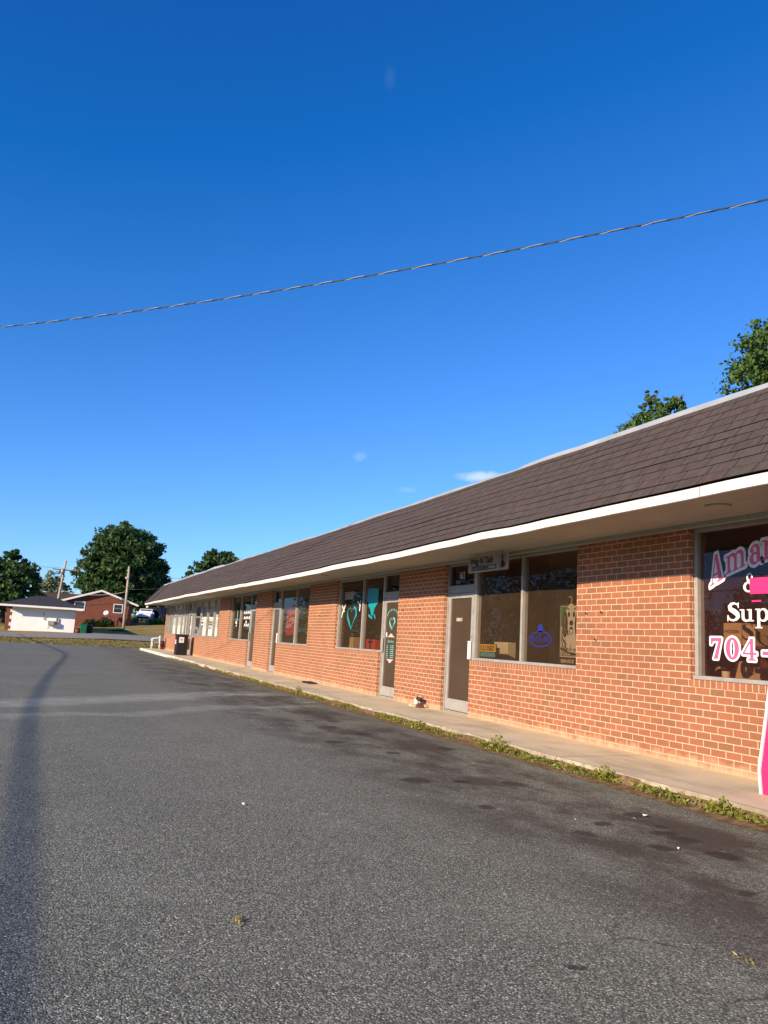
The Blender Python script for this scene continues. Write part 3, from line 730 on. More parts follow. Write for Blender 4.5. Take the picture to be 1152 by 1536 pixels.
MB().box(7.16, 51.5, .0, 15.0, Y1, 4.0).build('end_wall', M['brick'], mall)
MB().box(7.16, Y0, .0, 15.0, Y0+.2, 4.0).build('end_wall', M['brick'], mall)
# rooms behind the glass
rooms = [(-1.8,8.10,(.17,.050,.045),(.10,.06,.05)),(8.2,14.30,(.24,.165,.105),(.20,.14,.09)),(14.4,20.50,(.13,.065,.05),(.10,.07,.05)),(20.6,27.0,(.36,.29,.17),(.25,.2,.13)),(27.1,33.6,(.055,.05,.045),(.05,.045,.04)),(33.7,51.48,(.50,.50,.47),(.30,.29,.27))]
depth = [11.0,10.2,10.6,9.3,10.5,10.0]
for (a, b_, wc, fc), xd in zip(rooms, depth):
    wm, fm = room_mat('room_wall_paint', wc), room_mat('room_floor', fc)
    r_ = MB().box(xd, a, .1, xd+.08, b_, 2.95).build('room_back_wall', wm, mall)
    MB().box(7.165, a, .1, xd, a+.06, 2.95).build('room_side_wall', wm, r_); MB().box(7.165, b_-.06, .1, xd, b_, 2.95).build('room_side_wall', wm, r_)
    MB().box(7.165, a, .04, xd, b_, .1).build('room_floor', fm, r_); MB().box(6.93, a, 2.952, xd, b_, 3.0).build('room_ceiling', room_mat('room_ceiling_paint', tuple(min(.6, x*1.5) for x in wc)), r_)
# soffit fittings
for x, y, r_ in ((6.2, 5.91, .13), (6.08, 33.3, .10), (6.15, 18.2, .10)):
    z = SOF + sag(y)*.6
    b = MB(); b.tube([(x,y,z-.022),(x,y,z+.01)], r_, 24); f = b.build('recessed_light', M['soffit'], soffit, bevel=.005)
    MB().tube([(x,y,z-.024),(x,y,z-.0225)], r_*.7, 20).build('lamp_lens', M['black' if y > 30 else 'alum_dk'], f)
MB().ball((5.7, 51.9, 2.72), .09, 10, 6, (1,1,.8)).tube([(5.7,51.9,2.75),(5.7,51.9,2.9)], .03, 8).build('flood_light', M['plastic_white'], soffit, smooth=True)
# little hooks and holes left in the brickwork
for y, z in ((8.92,1.86),(8.60,1.87),(8.72,1.50),(15.1,2.0),(14.3,2.02),(20.05,1.93),(20.6,1.93),(33.7,.90)):
    MB().tube([(XF+.01,y,z),(XF-.03,y,z+.004),(XF-.045,y-.01,z+.022)], .008, 6).build('wall_hook', M['black'], mall)

# ------------------------------------------------------------------ window lettering
XG = XW-.004
wl, pk, wn_, pn_, ws_ = Decal(), Decal(), Decal(), Decal(), Decal()
for ch_, y, z, s_, sx, r_ in (('A', 6.822, 2.155, .335, .66, .44), ('m', 6.588, 2.285, .315, .80, .30), ('a', 6.258, 2.368, .33, .82, .18), ('r', 6.085, 2.415, .33, .85, .08)):
    wl.shape(grow(GL[ch_], .105), UB, XG, y, z, s_, 70, 0, sx, 0, r_); pk.shape(GL[ch_], UB, XG-.0015, y, z, s_, 70, 0, sx, 0, r_)
for ch_, y, z, s_, sx in (('7', 6.832, 1.336, .235, 1.06), ('0', 6.612, 1.340, .235, 1.12), ('4', 6.378, 1.335, .235, 1.0), ('-', 6.128, 1.335, .235, 1.0)):
    wn_.shape(grow(GL[ch_], .095), UB, XG, y, z, s_, 70, 0, sx); pn_.shape(GL[ch_], UB, XG-.0015, y, z, s_, 70, 0, sx)
for ch_, y, z, s_, sx in (('S', 6.588, 1.757, .21, 1.25), ('u', 6.405, 1.757, .20, 1.28), ('p', 6.198, 1.757, .205, 1.22)):
    ws_.shape(GL[ch_], UB, XG, y, z, s_, 70, 0, sx)
wl.build('white_name_outline', M['vinyl_white'], W1); pk.build('pink_name_lettering', M['vinyl_pink'], W1); wn_.build('white_number_outline', M['vinyl_white'], W1)
pn_.build('pink_number_lettering', M['vinyl_pink'], W1); ws_.build('white_lettering', M['vinyl_white'], W1)
ws_ = Decal(); ws_.shape(GL['&'], UB, XG, 6.352, 2.078, .205, 70); ws_.build('white_ampersand', M['vinyl_white'], W1)
MB().box(XG-.006, 5.70, 2.052, XG-.003, 6.258, 2.228).build('pink_sticker', M['hot_pink'], W1)
MB().box(XG-.006, 6.112, 1.966, XG-.003, 6.235, 1.985).build('pink_sticker', M['hot_pink'], W1)
dg_ = Decal(); dg_.text('1612', XW-.004, 12.90, 2.565, .19, .55, .004); dg_.build('door_number', M['paper'], F1)
dg_ = Decal(); dg_.text('1612', XW-.0235, 12.90, 1.786, .062, .95, .001); dg_.build('number_sticker', M['paper'], D1)
MB().box(XW-.0225, 12.69, 1.775, XW-.0215, 12.92, 1.84).build('number_backing', M['alum_dk'], D1)
bl = Decal()
bl.shape(D(d_ell(0,0,1,.42), d_ell(0,0,.93,.35)), (-1.1,-.5,1.1,.5), XG, 10.22, 1.495, .30, 110)
bl.shape(U(d_ell(0,.12,.24,.26), d_cap(0,.1,0,-.2,.05)), (-.5,-.5,.5,.6), XG, 10.22, 1.615, .30, 40)
bl.text('SHED-LESS', XG, 10.22, 1.455, .118, .88, 0, 0, 'CENTER'); bl.build('blue_oval_sticker', M['blue_vinyl'], W2)

def heart(u, v, w, h, t_):
    """sketchy open heart drawn in brush strokes"""
    P = [(0,-1,.35),(-.45,-.45,1.25),(-.85,.05,1.3),(-.95,.5,.5),(-.7,.85,.25),(-.35,.9,.2),(-.05,.55,.3)]
    Q = [(0,-1,.4),(.25,-.6,.3),(.55,-.2,.4),(.95,.25,1.2),(.85,.75,1.15),(.5,.95,.9),(.2,.75,.4)]
    return U(*[chain([(u+a*w, v+b_*h, t_*k_) for a, b_, k_ in S]) for S in (P, Q)])
tl, mn, pp = Decal(), Decal(), Decal()
tl.shape(heart(0,0,.33,.28,.035), (-.5,-.45,.5,.45), XG, 18.50, 1.88, 1.0, 70); tl.build('teal_heart', M['teal'], W3); tl = Decal()
tl.shape(d_poly([(-.35,.30),(.32,.28),(.30,.0),(.36,-.02),(.10,-.20),(.04,-.36),(-.06,-.34),(-.15,-.20),(-.28,-.12),(-.26,-.04),(-.38,-.03)]), (-.5,-.5,.5,.5), XG, 17.13, 2.28, 1.0, 60); tl.build('teal_map_sticker', M['teal'], W3); tl = Decal()
tl.shape(U(d_cap(-.2,0,.0,-.06,.03), d_cap(.15,0,.2,-.06,.03)), (-.4,-.2,.4,.2), XG, 17.15, 1.93, 1.0, 40)
tl.build('teal_brush_mark', M['teal'], W3)
pp.shape(U(d_cap(-.15,.14,.04,-.04,.022), d_cap(.12,.14,-.1,-.1,.026), d_cap(-.1,-.1,-.12,-.18,.022)), (-.3,-.3,.3,.3), XG, 19.10, 2.09, 1.0, 36); pp.build('white_scribble', M['vinyl_white'], W3); pp = Decal()
pp.shape(U(d_cap(-.12,.1,.08,.0,.022), d_cap(.08,.1,.05,-.12,.026)), (-.3,-.3,.3,.3), XG, 18.02, 2.18, 1.0, 36)
pp.build('white_scribble', M['vinyl_white'], W3)
XD = XW-.0245
mn.shape(heart(0,0,.15,.13,.022), (-.25,-.2,.25,.2), XD, 15.89, 1.735, 1.0, 60); mn.build('teal_heart', M['mint'], D2); mn = Decal()
arc = []
for k_ in range(9):
    a = math.pi*(.90-.80*k_/8); u, v = -.30*math.cos(math.pi-a), .17*math.sin(a)
    arc.append(d_cap(u-.018, v-.02, u+.012, v+.025, .008)); arc.append(d_cap(u+.012, v+.025, u+.022, v-.015, .006))
mn.shape(U(*arc), (-.4,-.1,.4,.3), XD, 15.88, 1.87, 1.0, 110); mn.build('arched_lettering', M['mint'], D2); mn = Decal()
mn.text('Store Hours', XD, 15.91, 1.315, .09, .72, .001, 0, 'CENTER'); mn.build('hours_heading', M['mint'], D2); mn = Decal()
for k_ in range(7):
    z = 1.245-.042*k_
    mn.shape(U(d_cap(-.20,0,-.13,0,.008), d_cap(.0,0,.06,0,.008), d_cap(.09,.004,.17,.004,.009)), (-.25,-.02,.25,.02), XD, 15.92, z, 1.0, 90)
mn.build('hours_lettering', M['mint'], D2)
pp = Decal()
for z, s_ in ((1.435, 1), (.955, -1)):
    f = d_poly([(-.22,0),(.22,0),(.10,.03*s_),(.05,.075*s_),(-.05,.075*s_),(-.10,.03*s_)]); pp.shape(f, (-.3,-.1,.3,.1), XD, 15.91, z, 1.0, 70); pp.build('pale_pink_ornament', M['palepink'], D2); pp = Decal()
pp.shape(d_ell(0,0,.035,.055), (-.1,-.1,.1,.1), XD, 16.16, 1.49, 1.0, 24)
pp.build('white_oval_sticker', M['vinyl_white'], D2)
w5 = Decal()
for y0_, z, n_ in ((30.3,2.16,4), (30.3,1.96,4), (29.95,1.80,1), (30.15,1.68,3)):
    for k_ in range(n_): w5.shape(U(d_cap(-.08,-.03,.0,.05,.03), d_cap(.0,.05,.08,-.03,.03), d_cap(-.05,-.01,.07,.02,.025)), (-.2,-.12,.2,.12), XG, y0_-.28*k_, z, 1.0, 24)
w5.build('white_window_lettering', M['vinyl_white'], W5); w5 = Decal()
w5.shape(d_box(-.16,-.06,.16,.06), (-.2,-.1,.2,.1), XG, 31.65, 1.79, 1.0, 12); w5.shape(d_box(-.08,-.03,.08,.03), (-.1,-.1,.1,.1), XG, 31.6, 1.66, 1.0, 12)
w5.build('white_notice', M['vinyl_white'], W5)
w5 = Decal(); w5.shape(d_cap(0,.2,0,-.2,.05), (-.2,-.3,.2,.3), XG, 31.55, 2.02, 1.0, 24); w5.build('green_sticker', M['mint'], W5)
w6 = Decal()
for z, c_ in ((2.0, 3), (1.88, 3), (1.70, 2)):
    for k_ in range(c_): w6.shape(d_box(-.17,-.04,.17,.04), (-.2,-.1,.2,.1), XG, 39.4-.42*k_, z, 1.0, 10)
w6.build('white_lettering', M['vinyl_white'], W6)

# ------------------------------------------------------------------ shop sign, door things, goods in the windows
t = empty('shop_sign', (6.62, 11.2, 2.72), 'flat grey pet grooming sign hung under the soffit above the window', 'sign')
s0, s1 = 10.58, 11.85
pl_ = MB().box(6.61, s0, 2.575, 6.64, s1, 2.855).build('sign_board', paint('grey_sign_board', (.36,.335,.305), .6, .08), t, bevel=.003)
tx = Decal(); X_ = 6.607
tx.text('Wag N Tails', X_, s1-.07, 2.715, .150, .98, .004, .25)
tx.shape(D(d_box(0,0,.80,.075), d_box(.02,.012,.78,.063)), (-.05,-.05,.9,.12), X_, s1-.13, 2.605, 1.0, 120)
tx.text('PET GROOMING', X_, s1-.16, 2.622, .058, 1.25, .001)
tx.shape(U(d_ell(0,.05,.03,.04), d_ell(.0,-.04,.045,.05), d_cap(.03,-.08,.075,-.04,.012), d_cap(-.05,-.09,.06,-.09,.012)), (-.15,-.15,.15,.15), X_, s0+.15, 2.725, 1.0, 50)
tx.shape(D(d_ell(0,0,.095,.12), d_ell(0,0,.087,.112)), (-.15,-.15,.15,.15), X_, s0+.15, 2.715, 1.0, 80)
tx.build('sign_lettering', M['black'], t)
for y in (10.8, 11.6): MB().tube([(6.625,y,2.855),(6.625,y,2.905)], .008, 6).build('hanging_rod', M['alum_dk'], t)

t = empty('closed_sign', (7.09, 11.93, 1.14), 'yellow CLOSED sign propped in the lower corner of the grooming window', 'sign')
MB().box(7.085, 11.62, 1.155, 7.10, 12.17, 1.385).build('sign_board', M['black'], t)
tx = Decal(); tx.shape(d_box(0,0,.53,.125), (-.05,-.05,.6,.15), 7.083, 12.16, 1.252, 1.0, 30)
tx.build('yellow_panel', flat_mat('yellow_sign', (.55,.30,.015)), t)
tx = Decal(); tx.text('CLOSED', 7.0815, 12.145, 1.275, .115, 1.12, .004); tx.build('sign_lettering', M['black'], t)
tx = Decal(); tx.shape(d_box(0,0,.50,.075), (-.05,-.05,.6,.15), 7.083, 12.145, 1.165, 1.0, 30); tx.build('teal_panel', flat_mat('teal_sign', (.05,.20,.22)), t)

t = empty('grooming_poster', (7.06, 9.55, 1.12), 'framed dog grooming poster leaning inside the pet shop window', 'poster')
pz0, pz1, py0, py1 = 1.14, 2.03, 9.20, 9.80
MB().box(7.065, py0, pz0, 7.085, py1, pz1).build('poster_frame', M['black'], t, bevel=.003)
MB().box(7.061, py0+.03, pz0+.105, 7.064, py1-.03, pz1-.03).build('poster_sheet', flat_mat('cream_poster', (.34,.29,.205)), t)
tx = Decal(); px_ = 7.0595; tx.shape(d_box(0,0,.16,.30), (-.05,-.05,.3,.4), px_, py1-.045, 1.69, 1.0, 30); tx.build('green_patch', flat_mat('green_print', (.02,.13,.02)), t)
cr = Decal(); hd = U(d_ell(.29,.66,.13,.20), d_ell(.30,.52,.09,.13), d_ell(.16,.55,.05,.18), d_ell(.44,.55,.05,.18), d_poly([(.10,.5),(.48,.5),(.50,.12),(.20,.12)]))
cr.shape(hd, (0,0,.6,.95), px_-.0006, py1, 1.17, 1.0, 60); cr.build('dog_drawing', flat_mat('cream_fur_print', (.40,.35,.26)), t)
er = Decal(); er.shape(U(d_ell(.15,.55,.065,.19), d_ell(.45,.55,.065,.19)), (0,0,.6,.95), px_-.0009, py1, 1.17, 1.0, 60); er.build('dog_ears', flat_mat('brown_fur_print', (.10,.06,.035)), t)
ink = Decal(); rr = random.Random(4); st = [D(d_ell(.155,.55,.06,.19), d_ell(.145,.55,.035,.15)), D(d_ell(.445,.55,.06,.19), d_ell(.455,.55,.035,.15)), d_ell(.24,.70,.028,.04), d_ell(.36,.70,.028,.04), d_ell(.30,.575,.045,.04), D(d_ell(.30,.46,.05,.055), d_ell(.30,.46,.037,.042)), d_ell(.30,.50,.035,.02),
   d_cap(.19,.80,.25,.77,.008), d_cap(.36,.77,.42,.80,.008), d_cap(.05,.20,.25,.14,.012), d_cap(.25,.14,.5,.11,.012), d_cap(.14,.30,.20,.17,.01), d_cap(.10,.33,.14,.30,.012)]
for _ in range(70):
    u, v = rr.uniform(.06,.54), rr.uniform(.20,.60)
    if abs(u-.3) < .07 and v > .3: continue
    st.append(d_cap(u, v, u+rr.uniform(-.03,.03), v-rr.uniform(.04,.10), .007, .002))
ink.shape(U(*st), (0,0,.6,.95), px_-.0012, py1, 1.17, 1.0, 150)
ink.text('Professional', px_-.0012, py1-.05, 1.335, .085, .9, 0, .35)
ink.text('GROOMING', px_-.0012, py1-.045, 1.262, .088, .95, .001); ink.build('poster_drawing', M['black'], t)
tx = Decal(); tx.text('SERVICE', 7.0635, py1-.05, 1.165, .065, 1.35, .002); tx.build('poster_lettering', flat_mat('tan_print', (.45,.30,.12)), t)
MB().tube([(7.07,9.52,2.03),(7.07,9.50,2.10),(7.07,9.54,2.14),(7.07,9.58,2.12)], .006, 6).build('hanger_hook', M['alum'], t)

t = empty('filing_cabinet', (7.6, 12.15, .1), 'cream cabinet with a dark label right of the CLOSED sign', 'cabinet')
MB().box(7.50, 11.92, .1, 7.68, 12.42, 1.435).build('cabinet_body', paint('cream_metal', (.46,.40,.28), .5), t, bevel=.012)
MB().box(7.49, 12.18, 1.22, 7.499, 12.36, 1.33).build('cabinet_label', M['black'], t); MB().box(7.49, 11.96, .5, 7.499, 12.38, .51).build('drawer_gap', M['black'], t)
for z, nm_ in ((1.93, 'upper'), (1.62, 'lower')):
    t = empty('framed_picture', (10.18, 16.3, z), nm_+' of two small dark framed pictures on the grooming shop wall', 'picture', 'framed pictures')
    t.location = (10.17, 13.2, z); WM[t.name] = Matrix.Translation(t.location)
    MB().box(10.15, 12.98, z-.15, 10.195, 13.42, z+.15).build('picture_frame', M['black'], t); MB().box(10.145, 13.03, z-.10, 10.149, 13.37, z+.10).build('picture', flat_mat('dim_picture', (.10,.08,.06)), t)

def carton(name, x, y, z, sx, sy, sz, label, mat='cardboard', rz=0, text=None, group=None):
    t = empty(name, (x, y, z), label, 'box', group, rz); mw = Matrix.Translation((x,y,z)) @ Matrix.Rotation(rz, 4, 'Z')
    b = MB().box(-sx/2,-sy/2,0,sx/2,sy/2,sz).build('box_body', M[mat], t, mw, bevel=.006)
    MB().box(-.03,-sy/2-.002,sz-.001,.03,sy/2+.002,sz+.002).build('packing_tape', M['paper'], t, mw)
    if text:
        d = Decal(); d.text(text, -sx/2-.003, 0, sz*.55, sz*.2, .9, .001, 0, 'CENTER'); o = d.b.build('printed_lettering', M['black'], t, mw, fix=False, uv=False)
    return t
sh = empty('display_shelf', (7.75, 6.3, .1), 'dark wooden shelf unit behind the lettered shop window', 'shelf')
dkw = paint('dark_shelf_wood', (.06,.028,.022), .6, .2)
for z in (1.08, 1.50): MB().box(7.45, 3.3, z-.03, 7.95, 7.5, z).build('shelf_board', dkw, sh)
for y in (3.35, 5.4, 7.45): MB().box(7.47, y-.03, .1, 7.93, y+.03, 1.05).build('shelf_leg', dkw, sh)
for y in (3.35, 5.4, 7.45): MB().box(7.47, y-.03, 1.08, 7.93, y+.03, 1.47).build('shelf_leg', dkw, sh)
carton('cardboard_box', 7.62, 6.96, 1.50, .25, .26, .27, 'brown carton printed WOODEN on the upper shelf', text='WOODEN')
carton('cardboard_box', 7.63, 6.72, 1.50, .27, .19, .25, 'plain brown carton beside the printed WOODEN carton')
carton('cardboard_box', 7.60, 6.67, 1.08, .26, .24, .18, 'pale brown carton low in the lettered window corner', text='supply')
carton('cardboard_box', 7.62, 6.92, 1.08, .10, .16, .24, 'brown carton tilted against the pale low carton', rz=.5)
t = empty('glass_tube_rack', (7.6, 7.32, 1.50), 'rack of upright glass tubes on the shelf by the window jamb', 'rack')
for k_ in range(3):
    y = 7.41-.065*k_; MB().tube([(7.6,y,1.50),(7.6,y,1.90)], .024, 10).build('glass_tube', M['glass_clear'], t, smooth=True)
    MB().tube([(7.6,y,1.90),(7.6,y,1.955)], .028, 10).build('tube_cap', M['cardboard'], t, smooth=True)
t = empty('brass_fitting', (7.28, 6.89, 1.08), 'small cream spool at the bottom of the lettered window', 'spool')
MB().box(7.2, 6.6, 1.05, 7.44, 7.3, 1.08).build('spool_tray', dkw, t)
MB().tube([(7.29,6.87,1.08),(7.29,6.87,1.20)], .045, 14).build('spool_body', paint('cream_thread', (.55,.44,.25), .7), t, smooth=True)
MB().tube([(7.29,7.02,1.20),(7.29,6.98,1.235),(7.29,6.88,1.235)], .014, 8).build('spool_arm', M['cardboard'], t, smooth=True)

t = empty('red_crate', (7.42, 17.8, 1.05), 'bright red crate inside the teal heart window', 'crate')
MB().box(7.28, 17.5, 1.08, 7.6, 18.08, 1.37).build('crate_body', paint('red_plastic', (.42,.025,.015), .5), t, bevel=.01); MB().box(7.274, 17.64, 1.28, 7.279, 17.94, 1.33).build('crate_handle', M['black'], t)
MB().box(7.2, 17.0, 1.03, 7.9, 19.2, 1.07).build('crate_table', dkw, t)
carton('stacked_box', 7.40, 19.08, 1.07, .26, .30, .17, 'lower of two tan boxes in the teal heart window', group='tan boxes'); carton('stacked_box', 7.40, 19.10, 1.242, .24, .27, .16, 'upper of two tan boxes in the teal heart window', group='tan boxes')
o = MB().box(7.08, 18.62, 2.36, 7.083, 19.24, 2.56).build('paper_notice', M['paper']); props(o, 'blank pale paper notice taped above the teal heart', 'notice')

t = empty('red_banner', (7.1, 24.2, 1.8), 'red soda banner with white swirling stripe inside shop window', 'banner')
b = MB(); n_ = 14
for j in range(2):
    for i in range(n_+1): b.v.append((7.10+.012*math.sin(i*1.1), 23.52+1.13*i/n_, 1.38+.02*math.sin(i*.45)+(j*.95)))
b.f = [(i, i+1, n_+2+i, n_+1+i) for i in range(n_)]
b.build('banner_cloth', M['red_cloth'], t, smooth=True)
tx = Decal(); S = lambda z: chain([(0,z-.05,.012),(.2,z-.02,.014),(.4,z-.03,.014),(.65,z+.06,.016),(.9,z+.12,.014),(1.1,z+.12,.01)])
tx.shape(S(.60), (-.1,0,1.2,1), 7.08, 24.66, 1.40, 1.0, 90); tx.shape(S(.27), (-.1,0,1.2,1), 7.08, 24.66, 1.40, 1.0, 90)
tx.text('Coke', 7.08, 24.62, 1.775, .28, 1.45, .004, .3, rot=.06); tx.build('banner_lettering', paint('pink_print', (.62,.28,.28), .6), t)
t = empty('potted_plant', (7.35, 22.75, 1.0), 'leafy plant with red flowers behind the right pane of the red banner window', 'plant')
MB().tube([(7.35,22.75,1.05),(7.35,22.75,1.34)], [.13,.17], 14).build('pot', M['black'], t, smooth=True)
MB().box(7.17, 22.3, 1.0, 7.6, 23.2, 1.04).build('plant_stand', dkw, t)
def leaf_cloud(pts, size, name, mat, parent=None, flat=.35, seed=0, aspect=.6):
    r_ = np.random.default_rng(seed); P = np.asarray(pts, float); n = len(P)
    a = r_.normal(size=(n,3)); a /= np.linalg.norm(a, axis=1)[:,None]; up_ = r_.normal(size=(n,3)) + np.array([0,0,flat*3]); b_ = np.cross(a, up_); b_ /= np.linalg.norm(b_, axis=1)[:,None]+1e-9
    s_ = (size*r_.uniform(.6,1.35,n))[:,None]; c_ = np.cross(a, b_)*s_*.18
    V = np.empty((n,4,3)); V[:,0] = P-a*s_; V[:,1] = P+b_*s_*aspect+c_; V[:,2] = P+a*s_; V[:,3] = P-b_*s_*aspect+c_
    me = bpy.data.meshes.new(name); me.vertices.add(n*4); me.loops.add(n*4); me.polygons.add(n)
    me.vertices.foreach_set('co', V.reshape(-1)); me.loops.foreach_set('vertex_index', np.arange(n*4, dtype=np.int32))
    me.polygons.foreach_set('loop_start', np.arange(0, n*4, 4, dtype=np.int32)); me.polygons.foreach_set('loop_total', np.full(n, 4, np.int32))
    me.update(); me.validate(); me.materials.append(mat)
    o = bpy.data.objects.new(name, me); return link(o, parent)
pts = rng.normal(size=(260,3))*[.09,.14,.22] + [7.35,22.75,1.72]
leaf_cloud(pts, .06, 'foliage', M['leaf_mid'], t, seed=2)
leaf_cloud(rng.normal(size=(60,3))*[.08,.12,.10] + [7.33,22.78,2.05], .05, 'flowers', paint('red_petals', (.4,.03,.04), .6), t, seed=3)
# pale curtains in the far unit
def curtain(y0, y1, x, label):
    b = MB(); n_ = int((y1-y0)/.06)
    for z in (1.14, 2.82):
        for i in range(n_+1): b.v.append((x+.035*math.sin(i*1.15)+.02*math.sin(i*.37), y0+(y1-y0)*i/n_, z))
    b.f = [(i, i+1, n_+2+i, n_+1+i) for i in range(n_)]
    o = b.build('curtain', M['curtain'], smooth=True); props(o, label, 'curtain', 'pale curtains')
M['curtain'] = paint('pale_curtain_cloth', (.80,.82,.76), .85, .08, 0, .1, 1.2)
curtain(34.85, 37.6, 7.25, 'pale curtain behind the right panes beside the far brick pier'); curtain(37.75, 41.5, 7.45, 'pale curtain behind the panes right of the black trash box'); curtain(43.9, 51.3, 7.3, 'long pale curtain behind the panes left of the black trash box')

# ------------------------------------------------------------------ things on the walk
t = empty('trash_box', (6.30, 40.6, .12), 'dark square trash box with white notice beside the far shop door', 'trash box')
MB().box(6.02, 40.35, .12, 6.58, 40.95, 1.06).build('bin_body', paint('brown_black_steel', (.012,.010,.010), .5, .2), t, bevel=.025)
MB().box(6.0, 40.33, 1.06, 6.60, 40.97, 1.15).build('bin_lid', M['black'], t, bevel=.03)
MB().box(6.13, 40.340, .74, 6.37, 40.348, 1.02).build('notice', M['paper'], t); d = Decal()
MB().box(6.20, 40.336, .84, 6.30, 40.339, .93).build('notice_print', M['vinyl_pink'], t)
MB().box(5.99, 40.5, .66, 6.019, 40.66, .88).build('ash_tray', M['plastic_white'], t)

t = empty('plastic_chair', (6.28, 50.6, .12), 'white plastic armchair at the far end of the walk', 'chair')
cw = Matrix.Translation((6.28, 50.6, .12)) @ Matrix.Rotation(R(0), 4, 'Z')
seat = MB().box(-.24,-.23,.41,.22,.23,.435).build('seat', M['plastic_white'], t, cw, bevel=.012)
bk = MB()
for k_ in range(6):
    y = -.20+.08*k_; bk.box(.205,y-.022,.45,.225,y+.022,.76)
bk.box(.20,-.24,.76,.235,.24,.83); bk.build('backrest', M['plastic_white'], t, cw, bevel=.006)
for sx in (-1, 1):
    for sy in (-1, 1): MB().tube([(.21*sx,.22*sy,.42),(.25*sx,.27*sy,0)], [.026,.02], 8).build('leg', M['plastic_white'], t, cw, smooth=True)
for sy in (-1, 1): MB().tube([(-.24,.26*sy,.40),(-.25,.275*sy,.62),(-.18,.28*sy,.66),(.18,.26*sy,.70),(.22,.24*sy,.78)], .024, 8).build('armrest', M['plastic_white'], t, cw, smooth=True)
t = empty('red_can', (6.72, 51.0, .12), 'dark red can standing by the wall beside the white chair', 'can')
MB().tube([(6.72,51.0,.12),(6.72,51.0,.60)], .13, 16).build('can_body', paint('dark_red_enamel', (.16,.02,.015), .5), t, smooth=True, bevel=.01)
MB().tube([(6.72,51.0,.60),(6.72,51.0,.64)], .135, 16).build('can_lid', M['black'], t)

t = empty('sidewalk_sign', (6.42, 5.2, .12), 'pink plastic A-frame sidewalk sign at the right edge', 'sidewalk sign')
pinkp = paint('pink_board', (.62,.03,.15), .45, .08)
for s_ in (-1, 1):
    d = MB()
    fn = lambda u, v, tt: (6.42+s_*u, tt, .12+v)
    d.prism([(.20,.0),(.165,.0),(.195-.02,.20),(.02,1.02),(.045,1.02),(.215,.22)], fn, 4.85, 5.46)
    p_ = d.build('sign_panel', pinkp, t, bevel=.006)
    for ya, yb in ((5.461, 5.485), (4.825, 4.849)):
        MB().prism([(.212,.0),(.16,.0),(.17,.20),(.015,1.035),(.055,1.035),(.228,.22)], lambda u, v, tt: (6.42+s_*u, tt, .12+v), ya, yb).build('white_edge', M['plastic_white'], p_)
MB().box(6.30, 5.0, .30, 6.54, 5.40, .315).build('spreader', M['alum'], t)

t = empty('pipe_stub', (6.83, 13.98, .12), 'capped white pipe stub low on the brick pier by the grooming door', 'pipe')
MB().tube([(6.895,13.98,.27),(6.80,13.98,.27),(6.76,13.98,.24),(6.76,13.98,.16)], .045, 12).build('pipe_body', M['plastic_white'], t, smooth=True)
MB().tube([(6.75,13.90,.275),(6.75,13.77,.268)], .042, 12).build('pipe_cap', paint('rusty_black', (.04,.028,.022), .7, .3), t, smooth=True)
MB().box(6.66,13.86,.122,6.84,14.10,.15).build('base_plate', M['concrete'], t)
b = MB(); b.prism([(-.09,0),(.09,0),(.05,.07),(.0,.085),(-.05,.055)], lambda u, v, tt: (6.70+tt, 13.68-u, .122+v), -.06, .05)
o = b.build('brick_fragment', paint('dark_brick_chunk', (.12,.055,.04), .9, .3, 0, .1, 20, .5), bevel=.008); props(o, 'broken dark brick lying at the foot of the pier', 'brick')
o = MB().prism([(-.30,0),(.28,.0),(.25,.035),(-.26,.045)], lambda u, v, tt: (6.62+tt, 20.3-u, .123+v), -.13, .13).build('flat_board', M['black'], bevel=.01); props(o, 'flat dark board lying on the walk below the brick wall', 'board')
for i, (x, y) in enumerate(((4.55,5.25),(4.75,5.35),(4.0,5.3),(.45,2.6),(1.55,6.2),(2.98,9.35),(4.2,4.4))):
    b = MB(); s_ = (.022,.038,.014,.018,.016,.02,.012)[i]; a = i*1.3
    b.add([(x+s_*math.cos(a+q)*w, y+s_*math.sin(a+q)*w, .006+.012*(k_ % 2)) for k_, (q, w) in enumerate(((0,1),(1.1,.6),(2.4,1),(3.6,.8),(5.1,.55)))], [(0,1,2,3,4)])
    o = b.build('paper_scrap', M['paper'], fix=False); props(o, 'tiny pale scrap of litter lying on the grey asphalt', 'litter', 'pale litter scraps')
# ------------------------------------------------------------------ weeds at the kerb
def rosette(x, y, z, n, rad, hgt, rr, P):
    for _ in range(n):
        a = rr.uniform(0, 6.283); d = rad*math.sqrt(rr.random())
        P.append((x+d*math.cos(a)*.6, y+d*math.sin(a)*1.3, z+rr.random()**1.3*hgt))
rr = random.Random(21); Pg, Pd = [], []
y = 3.0
while y < 40:
    dens = .5+.5*noise.noise((y*.55, 12, 0))+.35*noise.noise((y*2.1, 2, 0)); thin = float(np.clip((44-y)/26, .12, 1))
    if dens > .42:
        n_ = int((9+28*max(.15, dens))*thin)
        green = noise.noise((y*.35, 30, 0)) + (.55 if y < 11 else -.05)
        rosette(5.50+rr.uniform(-.05,.03), y, .01, n_, .075, .06+.05*max(0, dens), rr, Pg if rr.random() < .55+green else Pd)
    y += .055
o = leaf_cloud(Pg, .020, 'kerb_weeds', M['leaf_weed'], flat=.2, seed=5, aspect=.45); props(o, 'low green weeds growing along the kerb foot', 'weeds', kind='stuff')
o = leaf_cloud(Pd, .021, 'dry_weeds', M['leaf_dry'], flat=.2, seed=6, aspect=.3); props(o, 'dry straw coloured weeds along the kerb foot', 'weeds', kind='stuff')
